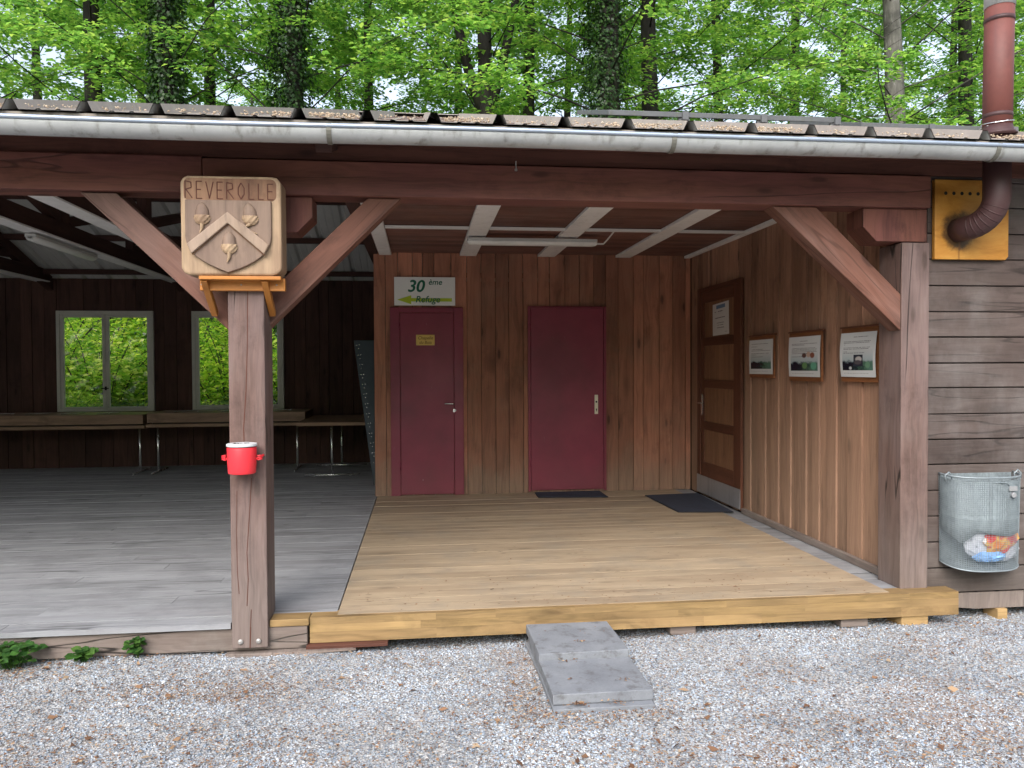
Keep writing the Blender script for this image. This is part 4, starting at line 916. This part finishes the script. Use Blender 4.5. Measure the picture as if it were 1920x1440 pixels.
# ---------------------------------------------------------------- wire bin and what lies in it
bn = empty('wire_bin', (3.62, 4.72, .12), 'galvanised wire mesh bin hanging on the weathered wall', 'waste bin')
cx, cy_, rx, ry = 3.592, 4.715, .26, .175; zt, zb = .735, .165
def arc(t_, s_=1.0): a = math.pi*(1+t_); return cx+rx*s_*(math.copysign(abs(math.cos(a))**.75, math.cos(a))), cy_-ry*s_*abs(math.sin(a))**.8
mb = MB(); NV = 64; ts = np.linspace(0, 1, NV)
def wire(p, q, r=.0011):
    p, q = Vector(p), Vector(q); dd = (q-p).normalized(); a = dd.orthogonal().normalized()*r; b = dd.cross(a.normalized())*r
    vs = [p+a, p+b, p-a, p-b, q+a, q+b, q-a, q-b]; mb.add(vs, [(0, 1, 5, 4), (1, 2, 6, 5), (2, 3, 7, 6), (3, 0, 4, 7)])
def tap(z): return .965+.035*(z-zb)/(zt-zb)
def tilt(x, y, z): return (x, y, z-.05*((cy_-y)/ry)*(.3 if z > .5 else .8)-.0)
for t_ in ts:
    x0, y0 = arc(t_, tap(zt)); x1, y1 = arc(t_, tap(zb)); wire(tilt(x0, y0, zt), tilt(x1, y1, zb))
tq = np.linspace(0, 1, 29)
for z in np.arange(zb, zt, .0125):
    P_ = [tilt(*arc(t_, tap(z)), z) for t_ in tq]
    for p, q in zip(P_, P_[1:]): wire(p, q)
mb.build('mesh_basket', M['galv'], bn)
mb = MB(); 
for z, r in ((zt, .006), (zb, .005)): mb = MB(); mb.tube([tilt(*arc(t_, tap(z)), z) for t_ in np.linspace(0, 1, 33)], r, 8); mb.build('rim', M['galv'], bn, 0, True)
mb = MB(); mb.box(cx-rx+.01, cx+rx-.01, 4.712, 4.718, zb, zt-.005); mb.build('back_plate', M['galvsheet'], bn)
mb = MB(); P_ = [Vector(tilt(*arc(t_, .95), zb+.004)) for t_ in np.linspace(0, 1, 25)]; mb.prism(P_, (0, 0, .003)); mb.build('bottom_plate', M['galvsheet'], bn)
# curved sheet liner over the upper two thirds
mb = MB(); vs = []; fs = []; tl = np.linspace(.0, .8, 25)
for z in (zt-.02, .43, .33):
    for t_ in tl:
        x, y = arc(t_, tap(z)*.975); zz = z if z > .4 else .30+.08*math.cos(t_*5)+.16*(t_ > .25)*(min(1, (t_-.25)*6))
        vs.append(tilt(x, y, zz))
k = len(tl); fs = [(j*k+i, j*k+i+1, (j+1)*k+i+1, (j+1)*k+i) for j in range(2) for i in range(k-1)]
mb.add(vs, fs); o = mb.build('sheet_liner', M['galvsheet'], bn, 0, True); q = o.modifiers.new('s', 'SOLIDIFY'); q.thickness = .002
mb = MB()
for t_ in (.12, .93):
    x, y = arc(t_, 1.0); p = Vector(tilt(x, y, zt)); mb.tube([p+Vector((-.02, 0, -.04)), p+Vector((-.025, 0, 0)), p+Vector((0, 0, .022)), p+Vector((.022, 0, .0)), p+Vector((.02, 0, -.035))], .005, 8)
mb.tube([(3.345, 4.64, .7), (3.42, 4.575, .695), (3.66, 4.53, .69), (3.69, 4.54, .672)], .003, 6); mb.build('hinge_loop', M['galv'], bn, 0, True)
mb = MB(); mb.lathe((3.72, 4.548, .61), [(.018, 0), (.017, .012), (.008, .014)], 16, (0, -1, 0)); mb.box(3.69, 3.745, 4.54, 4.546, .635, .665); mb.build('lock', M['alu'], bn)
def crumple(name, c, s_, mat, lab, cat, seed, grp=None):
    g = np.random.default_rng(seed); import bmesh
    bm = bmesh.new(); bmesh.ops.create_icosphere(bm, subdivisions=3, radius=1); ph = g.uniform(0, 6, (6, 3)); fq = g.normal(0, 1, (6, 3))*np.array([[1.5], [2.2], [3.5], [5], [7], [9]])
    for v in bm.verts:
        p = np.array(v.co); k_ = 1+sum(.22/(1+i*.6)*abs(math.sin(fq[i]@p+ph[i, 0])) for i in range(6))-.3; v.co = Vector((p*k_+g.normal(0, .085, 3))*np.array(s_))
    me = bpy.data.meshes.new(name); bm.to_mesh(me); bm.free(); o = link_mesh(name, me, mat, None, c); tag(o, lab, cat, grp); return o
crumple('crumpled_bag', (3.535, 4.615, .31), (.085, .035, .11), M['bagwhite'], 'crumpled white plastic bag at left inside the wire bin', 'plastic bag', 31)
crumple('crumpled_bag', (3.725, 4.625, .25), (.07, .035, .075), M['bagwhite'], 'white wrapper below the red crisp packet inside the bin', 'plastic bag', 32)
o = crumple('crisp_packet', (3.67, 4.585, .32), (.11, .025, .075), M['wrapper'], 'red and yellow crisp packet crumpled inside the wire bin', 'crisp packet', 33); o.rotation_euler = (0, -.25, .1)
crumple('crumpled_bag', (3.6, 4.6, .21), (.1, .05, .03), M['bagblue'], 'blue plastic bag at the bottom of the wire bin', 'plastic bag', 34)

# ---------------------------------------------------------------- tables, metal panel
def table(x0, x1, y0, y1, zt, stack, lab, along):
    o = empty('folding_table', ((x0+x1)/2, (y0+y1)/2, 0), lab, 'table', 'folding tables in the dark hall')
    mb = MB(); mb.box(x0, x1, y0, y1, zt-.045, zt, 0 if along == 'x' else 1); mb.build('tabletop', M['tablewood'], o, .004)
    cy2 = (y0+y1)/2; cx2 = (x0+x1)/2
    spots = [(x0+.1, cy2-.22), (x1-.12, cy2-.22)] if along == 'x' else [(cx2-.02, y0+.25), (cx2+.0, y1-.3)]
    for lx, ly in spots:
        mb = MB(); mb.tube([(lx, ly, .025), (lx, ly, zt-.046)], .016, 12)
        if along == 'x': mb.tube([(lx, ly-.28, .018), (lx, ly+.4, .018)], .013, 10)
        else: mb.tube([(lx-.36, ly, .018), (lx+.36, ly, .018)], .013, 10)
        mb.build('leg', M['steel'], o, 0, True)
    return o
table(-6.6, -3.74, 11.15, 11.95, .67, 0, 'long folding table under the left window carrying a spare top', 'x')
table(-3.72, -1.62, 11.15, 11.95, .685, 0, 'long folding table under the right window carrying a spare top', 'x')
table(-1.6, -.72, 10.35, 12.0, .735, 0, 'single folding table end-on beside the metal panel', 'y')
def spare(x0, x1, z0, lab):
    mb = MB(); mb.box(x0, x1, 11.13, 11.93, z0+.02, z0+.15, 0); o = mb.build('spare_tabletop', M['tablewood'], None, .004); tag(o, lab, 'table top', 'folded table tops stacked on tables')
    mb = MB()
    for k in range(5): a = x0+.3+k*(x1-x0-.5)/5; mb.tube([(a, 11.3, z0+.16), (a+.3, 11.35, z0+.17)], .008, 8)
    mb.build('folded_leg', M['steel'], o)
    mb = MB(); mb.box(x0+.05, x1-.05, 11.2, 11.9, z0+.001, z0+.0195, 0); mb.build('spacer', M['black'], o)
spare(-6.55, -3.75, .67, 'folded table top lying flat on the table under the left window')
spare(-3.7, -1.6, .685, 'folded table top lying flat on the table under the right window')
pn = empty('metal_panel', (-.62, 9.6, 0), 'tall narrow blue grey metal panel with rows of holes leaning by the partition', 'metal panel')
pa = aty(663, 638, 9.6); pb = aty(702, 888, 9.6)
mb = MB(); mb.prism([(pa.x, 9.6, pa.z), (-.53, 9.6, pa.z), (-.53, 9.6, .01), (pb.x-.01, 9.6, .01)], (0, .03, 0)); mb.build('sheet', M['panelgrey'], pn, .004)
mb = MB()  # bright steel discs stand in for light through the panel's holes
for k in range(13):
    f_ = k/12; z = pa.z-.06-f_*(pa.z-.35); x = pa.x+(pb.x-pa.x)*(pa.z-z)/pa.z
    for dx, dz in ((.03, 0), (.05, -.04), (.06, .005)): mb.lathe((x+dx, 9.599, z+dz), [(.006, 0), (.005, .0015)], 8, (0, -1, 0))
mb.lathe((-.545, 9.599, pa.z-.05), [(.006, 0), (.005, .0015)], 8, (0, -1, 0)); mb.build('bright_disc', M['steel'], pn)

# ---------------------------------------------------------------- solar panels on the roof
def pv(x0, x1, y0, lab, dz):
    o = empty('solar_panel', ((x0+x1)/2, y0, roof_z(y0)), lab, 'solar panel', 'solar panels on the roof'); y1 = y0+1.35
    z0, z1 = roof_z(y0)+dz, roof_z(y1)+dz; ctr = Vector(((x0+x1)/2, (y0+y1)/2, (z0+z1)/2)); ay = Vector((0, (y1-y0)/2, (z1-z0)/2)); nz = Vector((0, -(z1-z0), y1-y0)).normalized()
    mb = MB(); hx = (x1-x0)/2-.006; f = .02
    for s_ in (-1, 1):
        mb.obox(ctr+ay*s_*(1-f/ay.length), (hx, 0, 0), ay.normalized()*f, nz*.02, 0); mb.obox(ctr+Vector((s_*(hx-f), 0, 0)), (f, 0, 0), ay*(1-2*f/ay.length), nz*.02, 1)
    mb.build('frame', M['pvframe'], o, .002)
    mb = MB(); mb.obox(ctr+nz*.012, (hx-2*f, 0, 0), ay*(1-2*f/ay.length), nz*.004, 0); mb.build('cell_glass', M['pvglass'], o)
    mb = MB(); c2 = Vector((x1, y0, z0)); mb.box(x1-.025, x1+.025, y0-.02, y0+.03, z0-.045, z0+.023); mb.box(x1-.05, x1+.05, y0+.02, y0+.05, z0-.075, z0-.02); mb.build('clamp', M['pvclamp'], o)
xs_ = [1.58, 2.25, 2.95, 3.62]; la = ['clean bluish solar panel at the left end of the roof row', 'mossy solar panel second in the upper roof row', 'mossy solar panel at the right end of the upper roof row']
for k in range(3): pv(xs_[k], xs_[k+1], 6.5, la[k], .1)
xs_ = [3.84, 4.5, 5.3]; la = ['lower mossy solar panel just left of the flue', 'lower mossy solar panel behind and right of the flue']
for k in range(2): pv(xs_[k], xs_[k+1], 6.5, la[k], .065)
# dry catkins caught on the roof sheet
g = np.random.default_rng(51); n = 9000; x = g.uniform(-4, 5, n); per = .3515; fr = ((x+1.678) % per)/per
y = 4.205+np.abs(g.normal(0, .1, n)); keep = (fr > .14) & (fr < .88) & (g.random(n) < .12+.5*(np.sin(x*2.1)*np.sin(x*5.3+1) > .1)); x, y = x[keep], y[keep]
P_ = np.stack([x, y, EZ+RS*(y-EY)+.006+.022*g.random(len(x))*(y < 4.4)], -1)
CAT = island_mat('dry_catkins', [(0, (.42, .31, .21)), (.4, (.54, .42, .3)), (.8, (.62, .5, .37)), (1, (.48, .43, .34))], .8)
tag(scatter('roof_litter', 0, P_, g.uniform(.004, .0105, len(x)), CAT, seed=52), 'straw coloured dry catkins lying along the roof edge', 'roof litter', kind='stuff')

# ---------------------------------------------------------------- leaves
def leaf_mesh(name, c, d, nrm, size, aspect=.55, fold=.12, extra=None):
    """one folded leaf (two triangles per half, kite) per entry; numpy arrays"""
    n = len(c); d = d/np.linalg.norm(d, axis=1)[:, None]; s_ = np.cross(nrm, d); s_ /= np.maximum(np.linalg.norm(s_, axis=1), 1e-6)[:, None]; u = np.cross(d, s_)
    L = size[:, None]; P_ = np.stack([c, c+d*L*.45+s_*L*aspect*.5+u*L*fold, c+d*L, c+d*L*.45-s_*L*aspect*.5+u*L*fold], 1)
    idx = (np.array([[0, 1, 2, 3]])[None]+(np.arange(n)*4)[:, None, None]).ravel()
    return np_mesh(name, P_.reshape(-1, 3), 4, idx)
def tree_meshes(seed, h, r0, base, nl, leaves, lsize, fork=False, spread=1.0):
    g = np.random.default_rng(seed); rr = random.Random(seed); mb = MB()
    ph = rr.uniform(0, 6); path = []; rad = []
    for k in range(13):
        t_ = k/12; path.append(Vector((.25*math.sin(t_*4+ph)*t_, .25*math.cos(t_*3.3+ph)*t_, h*t_))); rad.append(r0*(1.25 if k == 0 else 1)*(1-.72*t_)+.015)
    mb.tube(path, rad, 11)
    if fork:
        for s_ in (-1, 1):
            q0 = path[5]; mb.tube([q0, q0+Vector((s_*.4, .1, 1.2)), q0+Vector((s_*.8, .2, 3.0)), q0+Vector((s_*1.1, .1, 6.0))], [r0*.62, r0*.5, r0*.38, .04], 9)
    C_, D_, N_ = [], [], []
    per = max(1, leaves//nl)
    for i in range(nl):
        t_ = (i+.5)/nl; z = base+(h*.97-base)*t_; az = i*2.39996+rr.uniform(-.4, .4); L = (4.4*(1-t_)**.7+1.0)*rr.uniform(.75, 1.2)*spread; el = R(rr.uniform(14, 50))+t_*.4
        k = min(11, int(z/h*12)); f_ = z/h*12-k; p = path[k].lerp(path[k+1], f_); pts = [p]; dirv = Vector((math.cos(az)*math.cos(el), math.sin(az)*math.cos(el), math.sin(el))); q = p.copy()
        for s_ in range(5):
            dirv = (dirv+Vector((rr.uniform(-.16, .16), rr.uniform(-.16, .16), -.09))).normalized(); q = q+dirv*L/5; pts.append(q.copy())
        rb = .009+.008*L/4*(r0/.25); mb.tube(pts, [rb*(1-.16*s_) for s_ in range(6)], 6)
        pa_ = np.array([list(v) for v in pts])
        nt_ = 13; tw = per//nt_
        for j in range(nt_):
            u = .3+.7*(j+rr.random())/nt_; kk = min(4, int(u*5)); b = pa_[kk]+(pa_[kk+1]-pa_[kk])*(u*5-kk); ax_ = az+rr.choice((-1, 1))*rr.uniform(.5, 1.3); tl = rr.uniform(.5, 1.35)*(1.15-.55*u)*spread
            td = np.array([math.cos(ax_), math.sin(ax_), rr.uniform(-.12, .22)]); e = b+td*tl
            if j % 2 == 0: mb.tube([Vector(b), Vector((b+e)/2+np.array([0, 0, .03])), Vector(e)], [.007, .005, .003], 4, False)
            s2 = g.random(tw)**.8; cc = b+(e-b)*s2[:, None]+g.normal(0, [.13, .13, .055], (tw, 3)); cc[:, 2] -= .12*s2*s2
            aa = ax_+g.normal(0, .8, tw); dd = np.stack([np.cos(aa), np.sin(aa), g.normal(-.18, .22, tw)], -1); nn = g.normal(0, .36, (tw, 3)); nn[:, 2] += 1
            C_.append(cc); D_.append(dd); N_.append(nn)
    C_, D_, N_ = map(np.vstack, (C_, D_, N_))
    return mb.mesh('trunk'), leaf_mesh('crown', C_, D_, N_, g.uniform(.75, 1.3, len(C_))*lsize)
def ivy_mesh(seed, h, r, n):
    g = np.random.default_rng(seed); z = h*g.random(n)**.9; a = g.uniform(0, 6.283, n); bulge = 1+.5*np.sin(z*1.3+seed)*np.sin(a*2+z*.7)
    rad = (r+np.abs(g.normal(0, .16, n))*bulge)*(1.05-.35*z/h); c = np.stack([np.cos(a)*rad, np.sin(a)*rad, z], -1)
    d = np.stack([np.cos(a)*.4, np.sin(a)*.4, -np.ones(n)*.8], -1)+g.normal(0, .35, (n, 3)); nn = np.stack([np.cos(a), np.sin(a), np.full(n, .4)], -1)+g.normal(0, .3, (n, 3))
    return leaf_mesh('ivy', c, d, nn, g.uniform(.05, .1, n), .8, .05)
PR = [tree_meshes(101, 18, .22, 6.4, 38, 22000, .135), tree_meshes(102, 18, .24, 6.0, 38, 22000, .135, fork=True), tree_meshes(103, 16, .18, 3.2, 42, 27000, .135), tree_meshes(104, 19, .32, 6.6, 38, 22000, .135), tree_meshes(105, 18, .2, 4.0, 46, 28000, .14)]
IV = [ivy_mesh(7, 12, .3, 15000), ivy_mesh(9, 13, .34, 17000)]
for me_, _ in PR: me_.polygons.foreach_set('use_smooth', [True]*len(me_.polygons))
def tree(px, y, k, sc, rz, lab, pale=False, ivy=None, trunk_scale=1.0, name='beech_tree', grp='trees behind the shelter', py=150):
    p = aty(px, py, y); o = empty(name, (p.x, y, float(gz(p.x, y))-.05), lab, 'tree', grp, rz); o.scale = (sc, sc, sc)
    tm, lm = PR[k]; t_ = link_mesh('trunk', tm, None, o); t_.scale = (trunk_scale, trunk_scale, 1)
    if not tm.materials: tm.materials.append(BARK)
    t_.material_slots[0].link = 'OBJECT'; t_.material_slots[0].material = BARKP if pale else BARK
    link_mesh('crown', lm, LEAF, o)
    if ivy is not None: link_mesh('ivy', IV[ivy], IVY, o)
    return o
tree(-40, 20, 4, 1.0, .3, 'leafy beech at the far left edge, its trunk out of view')
tree(185, 21, 0, 1.0, 1.2, 'slim bare dark trunk left of the ivy clad pair', trunk_scale=1.3)
tree(312, 17.5, 0, 1.0, 2.2, 'ivy clad dark tree left of the carved board, seen above it', ivy=0, name='ivy_clad_tree')
tree(545, 17, 0, 1.0, 3.3, 'ivy clad dark tree above the centre left of the roof', ivy=0, name='ivy_clad_tree')
tree(905, 18.5, 1, 1.0, .15, 'forked dark trunk rising over the middle of the roof')
tree(985, 23, 0, 1.1, 4.0, 'thin dark leaning trunk just right of the forked tree')
tree(1132, 16.5, 3, .95, 5.2, 'thickest ivy clad trunk, right of the roof centre', ivy=1, name='ivy_clad_tree')
tree(1226, 20.5, 0, 1.05, .8, 'slim grey trunk between the thick ivy trunk and the sky gap', trunk_scale=1.3)
tree(1342, 25, 0, 1.05, 2.7, 'lone thin trunk standing in the bright sky gap')
tree(1672, 17.5, 0, .95, 1.9, 'pale lichen mottled trunk left of the flue', pale=True, trunk_scale=1.4)
tree(1812, 19, 3, .9, 3.6, 'broad dark trunk close behind the flue', trunk_scale=.9)
tree(2020, 21, 4, 1.0, 4.6, 'leafy beech at the far right edge, its trunk out of view')
far_l = ['distant slender beech seen between nearer trunks']
for i, (px, y) in enumerate(((60, 27), (400, 24), (700, 24), (1480, 25), (1780, 26), (270, 34), (640, 33), (850, 30), (1060, 29), (1590, 33), (1900, 29), (2150, 32), (-200, 30), (1180, 46), (480, 46))):
    tree(px, y, (2, 4)[i % 2], 1.12, i*1.7, 'distant leafy beech further back in the wood behind the shelter', grp='distant trees in the wood')
# bushes seen through the windows
def bush_mesh(seed, n, h, w_):
    g = np.random.default_rng(seed); rr = random.Random(seed); C_, D_, N_ = [], [], []; mb = MB()
    ns = 26; per = n//ns
    for i in range(ns):
        az = rr.uniform(0, 6.28); sp_ = rr.uniform(.15, 1)*w_; hh = h*rr.uniform(.5, 1.05); P_ = [Vector((0, 0, 0)), Vector((math.cos(az)*sp_*.25, math.sin(az)*sp_*.25, hh*.45)), Vector((math.cos(az)*sp_*.6, math.sin(az)*sp_*.6, hh*.8)), Vector((math.cos(az)*sp_, math.sin(az)*sp_, hh))]
        mb.tube(P_, [.018, .014, .01, .005], 5, False); pa_ = np.array([list(p) for p in P_]); t_ = .1+.9*g.random(per); kk = np.minimum((t_*3).astype(int), 2); b = pa_[kk]+(pa_[kk+1]-pa_[kk])*(t_*3-kk)[:, None]
        # several flat sprays per stem
        sp2 = g.integers(0, 9, per); oa = (sp2*2.4+i); off = np.stack([np.cos(oa), np.sin(oa), np.zeros(per)], -1)*(.08+.5*g.random(per))[:, None]*w_*.42
        c = b+off+g.normal(0, [.06, .06, .05], (per, 3)); aa = oa+g.normal(0, .7, per); d = np.stack([np.cos(aa), np.sin(aa), g.normal(-.25, .25, per)], -1); nn = g.normal(0, .4, (per, 3)); nn[:, 2] += .9; nn[:, 1] -= .5
        C_.append(c); D_.append(d); N_.append(nn)
    C_, D_, N_ = map(np.vstack, (C_, D_, N_)); return mb.mesh('stems'), leaf_mesh('foliage', C_, D_, N_, g.uniform(.06, .13, len(C_)), .62)
BU = [bush_mesh(61, 5200, 2.5, 1.2), bush_mesh(62, 5600, 3.1, 1.3), bush_mesh(63, 4800, 2.0, 1.3)]
blabs = ['leafy green bush behind the left window', 'yellow green bush filling the right pane of the left window', 'bright green bush behind the right window', 'green bush glimpsed right of the middle post', 'low bush outside at the foot of the left window']
bl = [(-5.6, 14.6, 0, 1.0), (-4.4, 15.4, 1, 1.0), (-3.3, 14.4, 0, .95), (-2.2, 14.8, 2, 1.1), (-6.9, 15.0, 1, 1.05), (-5.1, 17.5, 1, 1.2), (-3.6, 18, 0, 1.35), (-2.2, 17.4, 1, 1.2), (-6.6, 18.5, 0, 1.4), (-7.8, 17, 2, 1.3), (-4.3, 22, 1, 1.6), (-7.5, 23, 0, 1.8), (-1.5, 22.5, 1, 1.6), (-5.8, 13.6, 2, .6), (-10, 24, 1, 1.7), (-3.0, 27, 1, 2.0), (-6.5, 28, 1, 2.1), (-10, 30, 0, 2.2)]
for i, (x, y, k, sc) in enumerate(bl):
    fl_ = ['broad leafy bush nearest the back wall outside the windows', 'taller bush in the second row outside the windows', 'far bush deep in the wood beyond the windows'][0 if y < 16 else 1 if y < 20 else 2]
    o = empty('woodland_bush', (x, y, GZ), fl_, 'bush', 'near bushes outside the windows' if y < 16 else 'second row bushes outside the windows' if y < 20 else 'far bushes outside the windows', i*1.9); o.scale = (sc, sc, sc); link_mesh('stems', BU[k][0], BARK, o); link_mesh('foliage', BU[k][1], LEAF2, o)

# unseen wood added behind the camera to block low light: big leaf clumps
g = np.random.default_rng(91); n = 26000; az = R(180)+g.uniform(-1.5, 1.5, n); rad = 23+g.gamma(2, 1.8, n); hh = (7.5+2*np.sin(az*7)+1.5*np.sin(az*17))*g.random(n)**.85
c = np.stack([np.sin(az)*rad, 3+np.cos(az)*rad, hh-.2], -1); dd = g.normal(0, 1, (n, 3)); dd[:, 2] *= .4; nn = g.normal(0, .6, (n, 3)); nn[:, 2] += .8
tag(link_mesh('unseen_forest_edge', leaf_mesh('unseen_forest_edge', c, dd, nn, g.uniform(.5, 1.0, n), .6), LEAF), 'unseen leafy wood edge added behind the camera to block low light', 'wood', kind='stuff')

# ---------------------------------------------------------------- weeds at the foot of the sill
def weed(px, py, n, spread, h, ls, lab, seed, y=4.5):
    p = aty(px, py, y); rr = random.Random(seed); g = np.random.default_rng(seed); base = Vector((p.x, y, float(gz(p.x, y))))
    o = empty('weed_plant', base, lab, 'weed', 'weeds along the old sill'); st = MB(); lv = MB()
    for i in range(n):
        az = rr.uniform(0, 6.28); r_ = spread*math.sqrt(rr.random()); hh = h*rr.uniform(.3, 1)*(1-.4*r_/spread); tip = base+Vector((math.cos(az)*r_, math.sin(az)*r_*.55-.02, hh)); st.tube([base+Vector((math.cos(az)*r_*.3, math.sin(az)*r_*.15, 0)), (base+tip)/2+Vector((0, 0, hh*.2)), tip], .0016, 5, False)
        for q in range(3):
            a2 = az+q*2.1+rr.uniform(-.5, .5); L = ls*rr.uniform(.6, 1.2); d_ = Vector((math.cos(a2), math.sin(a2)*.8-.35, rr.uniform(-.3, .25))).normalized(); s_ = d_.cross(Vector((rr.uniform(-.3, .3), -.5, 1))).normalized(); u = s_.cross(d_)
            W_ = L*.46; vs = [tip, tip+d_*L*.25+s_*W_*.8+u*L*.06, tip+d_*L*.6+s_*W_*.85+u*L*.07, tip+d_*L, tip+d_*L*.6-s_*W_*.85+u*L*.07, tip+d_*L*.25-s_*W_*.8+u*L*.06, tip+d_*L*.5]
            lv.add(vs, [(0, 6, 2, 1), (2, 6, 3), (3, 6, 4), (0, 5, 4, 6)])
    st.build('stem', WEED, o); lv.build('leaf_cluster', WEED, o)
weed(22, 1245, 48, .17, .2, .045, 'largest bushy green weed at the left end of the old sill', 71)
weed(158, 1245, 12, .05, .1, .055, 'low two leaved weed on the gravel between the other weeds', 72)
weed(258, 1222, 13, .045, .15, .042, 'upright little weed against the old sill, nearest the post', 73, 4.53)
